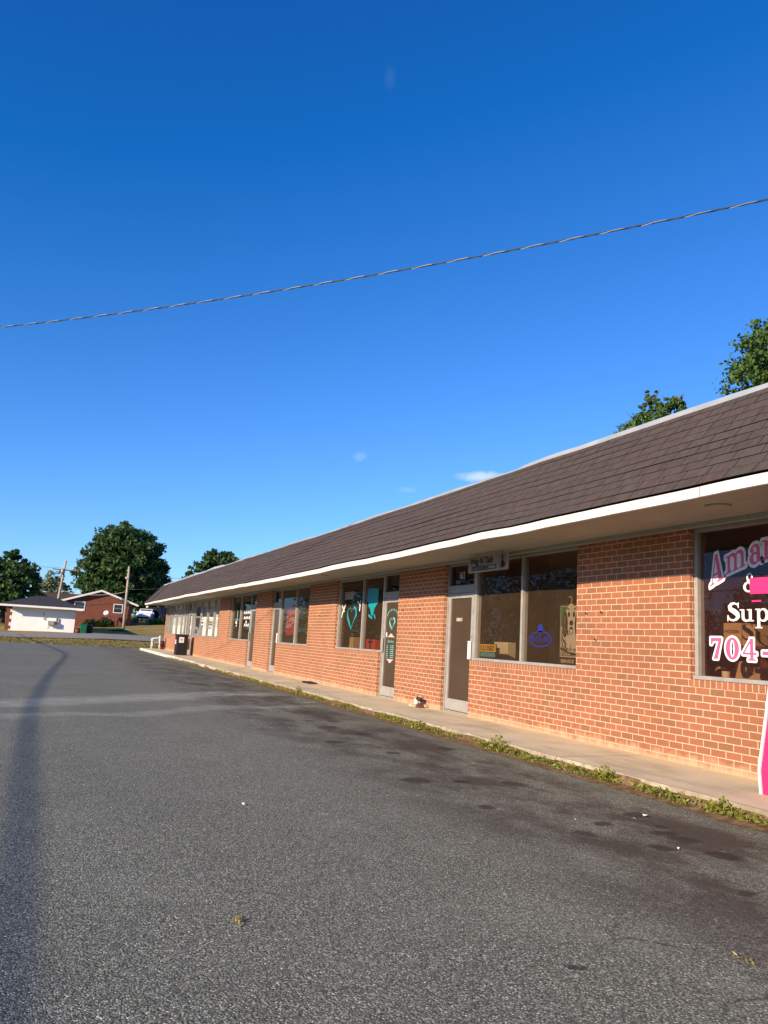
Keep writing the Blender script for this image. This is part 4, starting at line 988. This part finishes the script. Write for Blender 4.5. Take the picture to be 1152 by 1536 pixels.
for i, (x, y, h, r_, lb) in enumerate(((5.50,8.9,.20,.20,'tallest leafy weed clump at the kerb below the grooming window'),(5.50,6.8,.17,.12,'upright weed clump at the kerb below the brick pier'),(5.49,5.25,.15,.14,'spreading weed clump at the kerb nearest the pink sign'),(5.49,11.2,.13,.18,'wide low weed clump at the kerb before the grooming door'),(5.48,17.6,.20,.16,'weed clump at the kerb by the faded white bay line'))):
    t = empty('weed_clump', (x, y, 0), lb, 'weed', 'leafy weed clumps'); P = []
    rosette(x, y, .01, int(240*r_/.16), r_, h, rr, P)
    P = [p for p in P if (p[2]/h) < 1.1-((p[0]-x)**2/(.6*r_)**2+(p[1]-y)**2/(1.3*r_)**2)*.8]
    leaf_cloud(P, .026, 'foliage', M['leaf_weed'], t, seed=30+i, aspect=.45)
    s_ = MB()
    for k_ in range(6):
        a = k_*1.05; s_.tube([(x,y,0),(x+.03*math.cos(a),y+.05*math.sin(a),h*.5),(x+.05*math.cos(a),y+.1*math.sin(a),h*.9)], [.004,.003,.002], 4)
    s_.build('stems', M['leaf_dry'], t)
Pt = []
for (x, y) in ((.95,3.75),(3.0,2.75)): rosette(x, y, .0, 26, .05, .02, rr, Pt)
o = leaf_cloud(Pt, .012, 'grass_tufts', M['leaf_dry'], seed=9, aspect=.3); props(o, 'small yellow grass tufts in asphalt cracks', 'grass', kind='stuff')

# grass on the bank
n_ = 9000
gx, gy = rng.uniform(-14, 10, n_), rng.uniform(55.6, 62.2, n_)
keep = np.array([noise.noise((a*.5, b*.9, 0)) > -.15 for a, b in zip(gx, gy)])
P = np.array([(a, b, gz(a, b)+.05) for a, b in zip(gx[keep], gy[keep])])
o = leaf_cloud(P, .09, 'grass', M['leaf_bank'], flat=.0, seed=12, aspect=.2); props(o, 'tufted dry grass on the bank past the lot', 'grass', kind='stuff')

# ------------------------------------------------------------------ trees
def tree(name, label, x, y, z0, lobes, n, size, mat, trunk, seed, cat='tree', group=None, rough=.35, bare=0):
    """lobes: (dx,dy,cz,rx,ry,rz) ellipsoids; leaves sit in clumps spread through them"""
    r_ = np.random.default_rng(seed); t = empty(name, (x, y, z0), label, cat, group)
    vol = np.array([l[3]*l[4]*l[5] for l in lobes])**.67; P = []
    for l, k_ in zip(lobes, (n*vol/vol.sum()).astype(int)):
        nc = max(6, k_//34)
        d = r_.normal(size=(nc,3)); d /= np.linalg.norm(d, axis=1)[:,None]; d[:,2] = np.where(d[:,2] < -.55, -d[:,2], d[:,2])
        rad = (1-r_.random(nc)**2.2*.75)*(1+rough*(r_.random(nc)-.55))
        C = d*rad[:,None]*np.array(l[3:6]) + np.array([x+l[0], y+l[1], z0+l[2]])
        cs = np.array([.16*(l[3]+l[4])/2]*3)*[1,1,.62]
        q = C[r_.integers(0, nc, k_)] + np.clip(r_.normal(size=(k_,3)), -1.6, 1.6)*cs*.55
        P.append(q)
    P = np.concatenate(P); leaf_cloud(P, size, 'crown', mat, t, seed=seed+1, flat=.4)
    b = MB(); top = max(l[2] for l in lobes); h = trunk[1]
    b.tube([(x,y,z0-.2),(x+.05,y,z0+h*.45),(x,y+.05,z0+h),(x,y,z0+top)], [trunk[0]*1.25,trunk[0],trunk[0]*.85,trunk[0]*.3], 9)
    for l in lobes:
        p1 = (x+l[0]*.9, y+l[1]*.9, z0+l[2]); b.tube([(x,y,z0+h*.85),((x+p1[0])/2, (y+p1[1])/2, z0+(h+l[2])/2-.2*l[5]*.2), p1], [trunk[0]*.5,trunk[0]*.3,trunk[0]*.1], 6)
    rr_ = random.Random(seed)
    for _ in range(bare):
        l = rr_.choice(lobes); a = rr_.uniform(0, 6.28); q = Vector((x+l[0], y+l[1], z0+l[2])); e = q+Vector((l[3]*math.cos(a)*.8, l[4]*math.sin(a)*.8, l[5]*rr_.uniform(.8,1.3)))
        b.tube([q, (q+e)/2+Vector((0,0,.1)), e], [.03,.018,.006], 5)
    b.build('trunk', M['bark'], t, smooth=True)
    return t
tree('maple_tree', 'huge round dark green maple behind the maroon brick house', 8.7, 115, 2.2, [(0,0,7.6,5.6,5.2,5.6),(-3.0,-.5,5.6,3.6,3.6,3.2),(3.2,-.5,6.0,3.4,3.5,3.4),(-.6,0,10.6,3.4,3.2,3.0),(2.0,-.5,10.2,2.8,2.8,2.6),(-2.8,-2,3.2,3.4,2.6,2.2),(2.6,-2,3.0,3.6,2.6,2.2),(-2.6,-1,8.8,2.8,2.8,2.6),(.5,-3.2,6.0,3.6,2.6,3.8),(4.4,0,8.2,1.8,2,2)], 36000, .27, M['leaf_dark'], (.42,2.0), 1, rough=.22)
tree('dark_tree', 'dark dense tree behind the white building, cut by the left edge', -5.2, 104, 1.2, [(0,0,4.2,3.7,3.4,3.6),(-2.5,0,3.6,3.0,3,3),(.2,0,6.5,1.5,1.6,2.2),(.5,0,5.0,2.6,2.4,2.2),(1.6,0,4.0,2.0,2,2.6),(-3.5,0,5.4,2.4,2.4,2.4),(.9,-1.5,2.4,2.4,2,2.0),(-2.0,-1.5,2.0,3,2,2)], 18000, .24, M['leaf_dark'], (.32,1.8), 2)
tree('pale_tree', 'thin pale spring tree seen between two dark trees', -.1, 140, 2.8, [(0,0,4.6,2.5,2.4,2.5),(-1.3,0,3.4,1.8,1.8,1.9),(1.6,0,3.4,2.0,1.8,2.0)], 4600, .17, M['leaf_pale'], (.2,2.0), 3, rough=.6, bare=14)
tree('round_tree', 'round green treetop rising behind the middle of the mall roof', 17.2, 90, 1.3, [(0,0,6.6,2.9,2.8,2.7),(-1.5,0,5.9,1.9,2,1.9),(1.6,0,6.4,1.9,2,1.8),(.2,0,8.0,1.7,1.7,1.4)], 9000, .20, M['leaf_dark'], (.3,3.2), 4)
tree('tall_tree', 'bright leafy tree over the roof, cut by the right edge', 17.0, 13.6, .1, [(.1,-.3,8.35,1.9,1.9,1.6),(-.3,.6,8.75,.8,.8,.75),(.0,-.2,9.25,1.4,1.3,.95),(.9,-.9,9.8,1.6,1.5,1.1),(1.6,-2.2,9.0,2.2,2.2,2.2),(1.2,-2.0,10.2,1.6,1.6,1.2)], 42000, .062, M['leaf_mid'], (.24,3.4), 5)
tree('slim_tree', 'slim twiggy treetop poking above the roof left of the tall tree', 16.4, 18.2, .1, [(.05,.05,8.75,.32,.32,.72),(.0,.28,8.4,.28,.28,.45),(.30,-.50,8.65,.42,.42,.40),(.3,-.80,8.78,.26,.26,.30),(0,0,7.6,1.1,1.1,.9)], 13000, .052, M['leaf_mid'], (.10,3.4), 6, bare=10)
for i, (x, y, rx_, h) in enumerate(((15.5,128,3.2,5.2),(19.5,126,3.4,5.6),(12.0,134,3.0,5.0),(24,122,4,5.5))):
    tree('background_tree', ('broad low dark tree past the white vehicle','dark tree just right of the low tree past the white vehicle','low dark tree left behind the white vehicle','dark tree behind the far end of the mall roof')[i], x, y, gz(x,y)-.2, [(0,0,h*.55,rx_,rx_*.8,h*.5),(-rx_*.5,0,h*.45,rx_*.6,rx_*.6,h*.42),(rx_*.5,0,h*.5,rx_*.6,rx_*.6,h*.42)], 4200, .24, M['leaf_dark'], (.25,1.4), 40+i, group='low trees past the house')
# woods across the lot: their mass shows in the shop windows
P = []
for k_ in range(108):
    y = -34+2.0*k_; x = -44+4*math.sin(k_*1.7)+rng.uniform(-2,2); h = (5.0 if y < 38 else 7.5 if y < 62 else 11.5 if y < 112 else 15.0)+1.3*math.sin(k_*.9)+rng.uniform(-.8,1.6); r_ = rng.uniform(2.2,3.4)
    d = rng.normal(size=(520,3)); d /= np.linalg.norm(d, axis=1)[:,None]; P.append(d*(rng.random(520)**.4)[:,None]*[r_,r_,h*.55]+[x,y,h*.52])
o = leaf_cloud(np.concatenate(P), .30, 'far_woods', M['leaf_dark'], seed=77); props(o, 'line of dark woods mirrored in the shop windows', 'woods', kind='stuff')
P = []
for k_ in range(60):
    x = -60+4.2*k_; y = 190+8*math.sin(k_*2.1); h = 3.0+1.0*math.sin(k_*1.3)+rng.uniform(-.4,.6)
    d = rng.normal(size=(160,3)); d /= np.linalg.norm(d, axis=1)[:,None]; P.append(d*[3.2,2.5,h*.6]+[x,y,3.3+h*.5])
o = leaf_cloud(np.concatenate(P), .40, 'distant_woods', M['leaf_dark'], seed=78); props(o, 'low distant woods on the horizon behind the houses', 'woods', kind='stuff')

def bush(name, label, x, y, z0, rx_, ry_, rz_, n, size, seed, mat='leaf_bush', group=None):
    t = empty(name, (x,y,z0), label, 'bush', group); r_ = np.random.default_rng(seed)
    d = r_.normal(size=(n,3)); d /= np.linalg.norm(d, axis=1)[:,None]; d[:,2] = np.abs(d[:,2])
    k_ = 1+.25*np.array([noise.noise(Vector(q)*2.2+Vector((seed,0,0))) for q in d]); P = d*(k_*r_.random(n)**.33)[:,None]*[rx_,ry_,rz_]+[x,y,z0]
    leaf_cloud(P, size, 'foliage', M[mat], t, seed=seed)
    b = MB()
    for i in range(5): a = i*1.26; b.tube([(x,y,z0-.05),(x+rx_*.4*math.cos(a),y+ry_*.4*math.sin(a),z0+rz_*.6)], [.03,.01], 5)
    b.build('stems', M['bark'], t)
bush('rounded_shrub', 'dark rounded shrub against the maroon wall, left of the satellite dish', 4.35, 94.6, 1.1, 1.0, .7, 1.0, 1500, .10, 51, group='shrubs against the maroon wall')
bush('rounded_shrub', 'dark rounded shrub below the satellite dish', 5.9, 94.4, 1.25, 1.15, .7, 1.05, 1700, .10, 52, group='shrubs against the maroon wall')
bush('leafy_bush', 'ragged green bush left of the mall end on the lawn', 12.3, 99, 1.75, 1.1, .9, .85, 1500, .11, 53, 'leaf_mid')
bush('dark_tuft', 'low dark tuft at the foot of the bare wooden pole', 7.0, 87.6, .80, 1.25, .5, .28, 700, .09, 54)
bush('pale_bush', 'pale flowering bush right behind the maroon house corner', 9.9, 106, gz(9.9,106)-.05, .9, .8, 1.0, 900, .10, 55, 'leaf_pale')

# ------------------------------------------------------------------ houses beyond the road
def hip_roof(b, x0, x1, y0, y1, z, h, inset, t_=.0):
    b.add([(x0,y0,z),(x1,y0,z),(x1,y1,z),(x0,y1,z),(x0+inset,(y0+y1)/2,z+h),(x1-inset,(y0+y1)/2,z+h)], [(0,1,5,4),(1,2,5),(2,3,4,5),(3,0,4),(0,3,2,1)])
bw = empty('white_building', (-.6, 82, .4), 'low white painted building with grey hip roof', 'building')
wx0, wx1, wy0, wy1, wz0, wz1 = -3.75, 2.34, 82.0, 89.0, .30, 2.88
whitew = paint('white_wall_paint', (.86,.85,.83), .7, .05, 0, .2, .8, .1, 20)
wall = MB().box(wx0+.45, wy0, wz0, wx1, wy1, wz1).build('wall', whitew, bw)
qn = MB()
for k_ in range(8): qn.box(wx0-(.02 if k_ % 2 else .0), wy0-.02, wz0+k_*.32, wx0+(.46 if k_ % 2 else .30), wy0+.5, wz0+k_*.32+.319)
qn.build('brick_corner', M['far_brick'], bw)
qn = MB()
for k_ in range(8):
    if k_ % 2 == 0: qn.box(wx0+.302, wy0-.012, wz0+k_*.32+.004, wx0+.449, wy0+.4, wz0+k_*.32+.315)
qn.build('white_corner_block', whitew, bw)
rf = MB(); hip_roof(rf, -4.45, 3.05, 80.85, 89.6, 2.93, 1.08, 3.0); rf.build('roof', M['roof_grey'], bw)
MB().box(-4.45, 80.83, 2.74, 3.07, 80.86, 2.925).box(3.05, 80.86, 2.74, 3.08, 89.6, 2.925).build('eave_board', M['white'], bw)
MB().box(-4.44, 80.87, 2.88, 3.04, 81.99, 2.90).build('eave_soffit', M['soffit'], bw)
ac = MB().box(-.05, 81.50, 1.18, .52, 81.99, 1.60).build('window_air_conditioner', paint('beige_metal', (.40,.38,.36), .5, .1), bw, bevel=.02)
MB().box(.0, 81.494, 1.22, .47, 81.499, 1.56).build('vent_grille', M['alum_dk'], ac); MB().tube([(-.03,81.9,1.15),(-.03,81.99,.85)], .02, 6).tube([(.5,81.9,1.15),(.5,81.99,.85)], .02, 6).build('bracket', M['white'], ac)
MB().tube([(.68,81.93,1.25),(.68,81.93,1.95)], .055, 8).tube([(.88,81.93,1.35),(.88,81.93,1.85)], .05, 8).build('conduit', M['alum_dk'], bw)
MB().tube([(-.50,81.6,2.25),(-.50,81.8,2.1),(-.45,81.95,1.75),(-.25,81.97,1.62)], .035, 8).ball((-.5,81.6,2.27), .08).build('wall_lamp', M['alum_dk'], bw, smooth=True)

bw.matrix_basis = Matrix.Translation((-.6, 82, .4)) @ Matrix.Rotation(R(-1.5), 4, 'Z')
bh = empty('brick_house', (5.4, 96, 1.2), 'maroon brick house with white edged gable facing the road', 'house')
hx0, hx1, hax, hz, haz = .95, 9.45, 5.25, 3.95, 5.40
hy0, hy1 = 96.0, 102.0
sl_ = (haz-hz)/(hax-hx0)
wx0_, wx1_ = 1.7, 8.8
zl, zr = hz+sl_*(wx0_-hx0), hz+sl_*(hx1-wx1_)
wb = MB(); fn = lambda u, v, tt: (u, tt, v)
wb.prism([(wx0_,.6),(wx1_,.6),(wx1_,zr-.05),(hax,haz-.05),(wx0_,zl-.05)], fn, hy0, hy1); wb.build('wall', M['far_brick'], bh)
rf = MB(); th = .10
for a, z_a in ((hx0, hz), (hx1, hz)):
    rf.add([(a,hy0-.45,z_a),(hax,hy0-.45,haz),(hax,hy1+.4,haz),(a,hy1+.4,z_a),(a,hy0-.45,z_a+th),(hax,hy0-.45,haz+th),(hax,hy1+.4,haz+th),(a,hy1+.4,z_a+th)], [(0,1,2,3),(4,5,6,7),(0,1,5,4),(1,2,6,5),(2,3,7,6),(3,0,4,7)])
rf.build('roof', M['roof_brown'], bh)
rk = MB()
for a in (hx0, hx1):
    rk.add([(a,hy0-.46,hz-.10),(hax,hy0-.46,haz-.10),(hax,hy0-.46,haz+th+.02),(a,hy0-.46,hz+th+.02)], [(0,1,2,3)])
    rk.add([(a,hy0-.50,hz-.10),(hax,hy0-.50,haz-.10),(hax,hy0-.50,haz+th+.02),(a,hy0-.50,hz+th+.02)], [(0,1,2,3)])
    rk.add([(a,hy0-.50,hz-.10),(a,hy0-.46,hz-.10),(hax,hy0-.46,haz-.10),(hax,hy0-.50,haz-.10)], [(0,1,2,3)])
rk.build('rake_board', M['white'], bh)
for x, z, w, h in ((7.26,3.50,.44,.44), (3.05,3.50,.50,.46)):
    f = MB()
    f.box(x-w-.09,hy0-.05,z-h-.09,x-w,hy0+.05,z+h+.09).box(x+w,hy0-.05,z-h-.09,x+w+.09,hy0+.05,z+h+.09).box(x-w,hy0-.05,z+h,x+w,hy0+.05,z+h+.09).box(x-w,hy0-.05,z-h-.09,x+w,hy0+.05,z-h)
    w_ = f.build('window', M['white'], bh); MB().box(x-w,hy0-.02,z-h,x+w,hy0-.01,z+h).build('window_pane', M['darkglass'], w_); MB().box(x-w,hy0-.035,z-.02,x+w,hy0-.021,z+.02).build('sash_bar', M['alum_dk'], w_)
MB().box(9.0, 96.6, 3.70, 9.4, 101.5, 3.74).build('eave_soffit', M['white'], bh)
# satellite dish on its mast in front of the gable
t = empty('satellite_dish', (6.0, 95.3, 1.3), 'round white satellite dish on a mast before the maroon gable', 'satellite dish')
b = MB(); rings = 5; nn = 20; c0 = Vector((5.95, 95.05, 2.88)); ax = Vector((-.25,-.85,.45)).normalized(); e1 = ax.cross(Vector((0,0,1))).normalized(); e2 = e1.cross(ax)
for j in range(rings+1):
    r_ = .29*j/rings
    for k_ in range(nn): a = 2*math.pi*k_/nn; q = c0+e1*r_*math.cos(a)+e2*r_*math.sin(a)*1.05+ax*(r_*r_*.6); b.v.append(tuple(q))
b.f = [(j*nn+k_, j*nn+(k_+1) % nn, (j+1)*nn+(k_+1) % nn, (j+1)*nn+k_) for j in range(rings) for k_ in range(nn)]
o = b.build('dish', M['white'], t, smooth=True); so_ = o.modifiers.new('thick', 'SOLIDIFY'); so_.thickness = .02
MB().tube([(6.0,95.3,1.2),(6.0,95.3,2.75),tuple(c0-ax*.02)], .035, 8).build('mast', M['alum_dk'], t, smooth=True)
MB().tube([tuple(c0-e2*.28+ax*.06), tuple(c0-e2*.12+ax*.36)], .02, 6).ball(tuple(c0-e2*.1+ax*.38), .045).build('feed_arm', M['alum_dk'], t, smooth=True)
# brown roofed wing further back
bb = empty('gabled_house', (1.0, 112, 2), 'brown roofed house peeking above the white building', 'house')
MB().box(-2.0, 112.2, 1.5, 3.5, 119, 4.2).build('wall', M['far_brick'], bb)
b = MB(); b.add([(-2.3,111.6,4.0),(6.0,111.6,4.0),(6.0,115.5,5.55),(-2.3,115.5,5.55),(6.0,119.4,4.0),(-2.3,119.4,4.0)], [(0,1,2,3),(3,2,4,5),(0,3,5),(1,4,2),(0,5,4,1)]); b.build('roof', M['roof_brown'], bb)
b = MB(); b.add([(-1.55,111.0,5.35),(-.40,111.0,4.72),(-.40,111.0,4.55),(-1.55,111.0,5.18),(-1.55,111.15,5.35),(-.40,111.15,4.72),(-.40,111.15,4.55),(-1.55,111.15,5.18)], [(0,1,2,3),(4,5,6,7),(0,1,5,4),(3,2,6,7)]); b.build('rake_board', M['white'], bb)
b = MB(); b.prism([(-2.9,4.50),(-1.55,5.22),(-.38,4.56)], lambda u, v, tt: (u, tt, v), 111.16, 114.5); b.build('porch_gable', M['roof_brown'], bb)

t = empty('wheeled_bin', (3.2, 80.4, .5), 'green wheeled trash bin beside the white building corner', 'trash bin')
gb = lambda cx, cy, z0, mat, t, s_=1: (MB().add([(cx-.24*s_,cy-.26*s_,z0),(cx+.24*s_,cy-.26*s_,z0),(cx+.24*s_,cy+.26*s_,z0),(cx-.24*s_,cy+.26*s_,z0),(cx-.31*s_,cy-.33*s_,z0+.95),(cx+.31*s_,cy-.33*s_,z0+.95),(cx+.31*s_,cy+.33*s_,z0+.95),(cx-.31*s_,cy+.33*s_,z0+.95)], [(0,3,2,1),(4,5,6,7),(0,1,5,4),(1,2,6,5),(2,3,7,6),(3,0,4,7)]).build('bin_body', mat, t, bevel=.02),
   MB().box(cx-.33*s_,cy-.36*s_,z0+.952,cx+.33*s_,cy+.36*s_,z0+1.02).build('bin_lid', mat, t, bevel=.02), MB().tube([(cx-.2,cy+.3,z0+.1),(cx-.26,cy+.3,z0+.1)], .1, 12).tube([(cx+.2,cy+.3,z0+.1),(cx+.26,cy+.3,z0+.1)], .1, 12).build('wheel', M['tyre'], t))
gb(3.13, 80.4, .47, M['green_plastic'], t)
t = empty('wheeled_bin', (3.75, 80.9, .5), 'black wheeled trash bin just right of the green one', 'trash bin'); gb(3.72, 80.95, .47, M['black'], t)
t = empty('red_bin', (2.62, 80.9, .5), 'small dark red tub between the white wall and the green bin', 'tub')
MB().tube([(2.65,80.9,.45),(2.65,80.9,1.0)], [.22,.26], 14).build('tub_body', paint('dull_red_plastic', (.16,.035,.03), .6), t, smooth=True); MB().tube([(2.65,80.9,1.0),(2.65,80.9,1.03)], .28, 14).build('tub_rim', M['black'], t)

# ------------------------------------------------------------------ vehicles by the house
def vehicle(name, label, cat, loc, rz, paintmat, van=False, bed=False):
    t = empty(name, loc, label, cat, None, rz); mw = Matrix.Translation(loc) @ Matrix.Rotation(rz, 4, 'Z')
    w = .92
    if van: prof = [(-2.3,.35),(2.3,.35),(2.35,.75),(2.2,1.0),(1.6,1.12),(1.0,1.80),(.7,1.88),(-2.15,1.88),(-2.32,1.2)]
    else: prof = [(-2.3,.38),(2.3,.38),(2.36,.70),(2.25,1.0),(1.05,1.13),(.45,1.66),(.2,1.72),(-1.7,1.74),(-2.1,1.2),(-2.34,1.1)]
    MB().prism(prof, lambda u, v, tt: (u, tt*(1-.13*max(0, (v-1.05)/.7)), v), -w, w).build('body', paintmat, t, mw, bevel=.07)
    g_ = MB(); zt = 1.78 if van else 1.62
    for s_ in (-1, 1):
        for a, b_ in (((.75,-.25),(-.35,-1.2),(-1.3,-2.0)) if not van else ((.75,-.1),(-.2,-1.1),(-1.2,-2.1))):
            g_.add([(a,s_*(w+.004),1.14),(b_,s_*(w+.004),1.14),(b_+.08,s_*(w*.905+.006),zt),(a-.3 if a > .5 else a-.06,s_*(w*.905+.006),zt)], [(0,1,2,3)])
    xw = (1.62,1.04) if van else (1.02,.50)
    g_.add([(xw[0],-.78,1.15),(xw[0],.78,1.15),(xw[1],.70,zt),(xw[1],-.70,zt)], [(0,1,2,3)])
    g_.build('windows', M['darkglass'], t, mw)
    for x in (-1.45, 1.45):
        for s_ in (-1, 1):
            q = MB().tube([(x,s_*.72,.36),(x,s_*.95,.36)], .36, 20).build('wheel', M['tyre'], t, mw, bevel=.03); MB().tube([(x,s_*.952,.36),(x,s_*.96,.36)], .22, 14).build('rim', M['alum'], q, mw)
    for s_ in (-1, 1):
        MB().box(2.26,s_*.5-.16,.74,2.37,s_*.5+.22,.90).build('headlight', M['glass_clear'], t, mw, bevel=.02); MB().box(-2.36,s_*.72-.08,.85,-2.28,s_*.72+.10,1.15).build('tail_light', paint('red_lens', (.3,.01,.01), .3), t, mw)
        MB().box(.72,s_*1.0-.10,1.12,.86,s_*1.0+.10,1.26).build('side_mirror', paintmat, t, mw, bevel=.02)
    MB().box(2.30,-.75,.42,2.42,.75,.62).box(-2.42,-.75,.45,-2.30,.75,.66).build('bumper', M['black'], t, mw, bevel=.03)
carw = paint('white_car_paint', (.75,.76,.78), .25, .03, 0, .6); carb = paint('dark_blue_car_paint', (.012,.014,.03), .3, .2, 0, .6)
vehicle('parked_suv', 'white SUV parked under the trees behind the maroon house', 'car', (11.75, 107.3, gz(11.75,107.3)), R(-106), carw)
vehicle('parked_van', 'dark blue van parked right of the white SUV', 'van', (14.0, 108.2, gz(14,108.2)), R(-80), carb, True)
o = MB().add([(9.9,104,gz(9.9,104)+.04),(18,104.6,gz(18,104.6)+.04),(18.5,113,gz(18.5,113)+.04),(9.9,113,gz(9.9,113)+.04)], [(0,1,2,3)]).build('driveway', M['road'], fix=False); props(o, 'pale driveway under the parked vehicles', 'driveway', kind='structure')

# ------------------------------------------------------------------ poles and cables
def pole(name, label, p0, p1, r0, r1, arm=True, mat='wood'):
    t = empty(name, p0, label, 'utility pole')
    MB().tube([Vector(p0)-Vector((0,0,.3)), (Vector(p0)+Vector(p1))/2, p1], [r0,(r0+r1)/2,r1], 12).build('shaft', M[mat], t, smooth=True)
    if arm:
        c = Vector(p0).lerp(Vector(p1), .86); d = Vector((1,.25,0)).normalized()
        MB().tube([c-d*1.25, c+d*1.25], .07, 6).build('cross_arm', M['wood'], t)
        for k_ in (-1.1,-.4,.9,1.2):
            q = c+d*k_; MB().tube([q+Vector((0,0,.06)), q+Vector((0,0,.24))], [.05,.035], 8).build('insulator', M['alum_dk'], t)
        q = c+Vector((-.15,-.25,-.15)); MB().tube([q-Vector((0,0,.35)), q+Vector((0,0,.25))], .16, 10).build('transformer', M['alum_dk'], t, smooth=True)
    return t
pole('utility_pole', 'leaning utility pole with cross arm behind the white building', (.45, 92, .95), (.98, 92, 8.25), .15, .11)
tp = pole('wooden_pole', 'bare pale wooden pole before the maroon house', (7.43, 88, .72), (7.32, 88, 7.9), .15, .11, False)
MB().box(7.05, 87.86, 6.55, 7.2, 87.97, 6.75).build('pole_bracket', M['plastic_white'], tp)
def cable(name, label, a, b_, drop, r_, n=24, mat='cable'):
    a, b_ = Vector(a), Vector(b_); pts = [a.lerp(b_, i/n)-Vector((0,0,drop*4*(i/n)*(1-i/n))) for i in range(n+1)]
    o = MB().tube(pts, r_, 6).build(name, M[mat], smooth=True); return props(o, label, 'cable')
cable('utility_cable', 'thin cable running left from the leaning pole across the dark tree', (.85,92,5.9), (-30,80,8.4), 1.0, .020)
cable('utility_cable', 'high thin cable running left from the leaning pole cross arm', (.4,92,7.4), (-30,88,8.6), .5, .016)
cable('utility_cable', 'cable sagging across the maroon gable to the bare pole', (.85,92,5.0), (7.36,88,5.2), .45, .022, mat='alum_dk')
cable('utility_cable', 'cable rising right from the bare pole behind the mall', (7.35,88,5.4), (34,80,9.8), .5, .020)
cable('utility_cable', 'thin cable right of the big maple above the mall end', (14,120,9.2), (60,110,9.6), .5, .022)
# twisted service drop over the lot
n = 900; S0, S1 = -19.0, 21.0; P0 = Vector((-1.499, 15.781, 0)); dirw = Vector((7.8835+1.499, 6.6154-15.7815, 0)).normalized(); sw = Vector((dirw.y, -dirw.x, 0)); uw = Vector((0,0,1))
def wire_pt(s_): return P0 + dirw*s_ + Vector((0,0,.0039*s_*s_-.01862*s_+6.789))
t = empty('service_wire', tuple(wire_pt(S0)), 'twisted grey overhead service wire crossing the blue sky', 'cable')
for ph, r_, off, mt in ((0,.0075,.0065,'cable'), (2.1,.0075,.0065,'cable'), (4.2,.005,.0085,'alum_dk')):
    b = MB(); pts = []
    for i in range(n+1):
        s_ = S0+(S1-S0)*i/n; a = ph+s_/.55*2*math.pi; pts.append(wire_pt(s_)+sw*off*math.cos(a)+uw*off*math.sin(a))
    b.tube(pts, r_, 5).build('strand', M[mt], t, smooth=True)
# the thick telephone cable whose shadow lies along the lot
shx = [(0.0,-12),(0.02,4.3),(-.08,10.4),(-.10,14.0),(.20,23.0),(.62,31),(.94,38.5)]
pts = []
for x, y in ((-.02,-30),)+tuple(shx)+((.5,46),(-.35,56.6),(-1.5,75)):
    k_ = 12.0; pts.append(Vector((x, y, 0)) + SUN*k_)
sm = []
for p, q in zip(pts, pts[1:]): sm += [p.lerp(q, i/6) for i in range(6)]
for _ in range(3): sm = [sm[0]] + [(a+b_*2+c)/4 for a, b_, c in zip(sm, sm[1:], sm[2:])] + [sm[-1]]
o = MB().tube(sm, .024, 8).build('telephone_cable', M['cable'], smooth=True); props(o, 'thick telephone cable casting a thin shadow along the lot', 'cable')
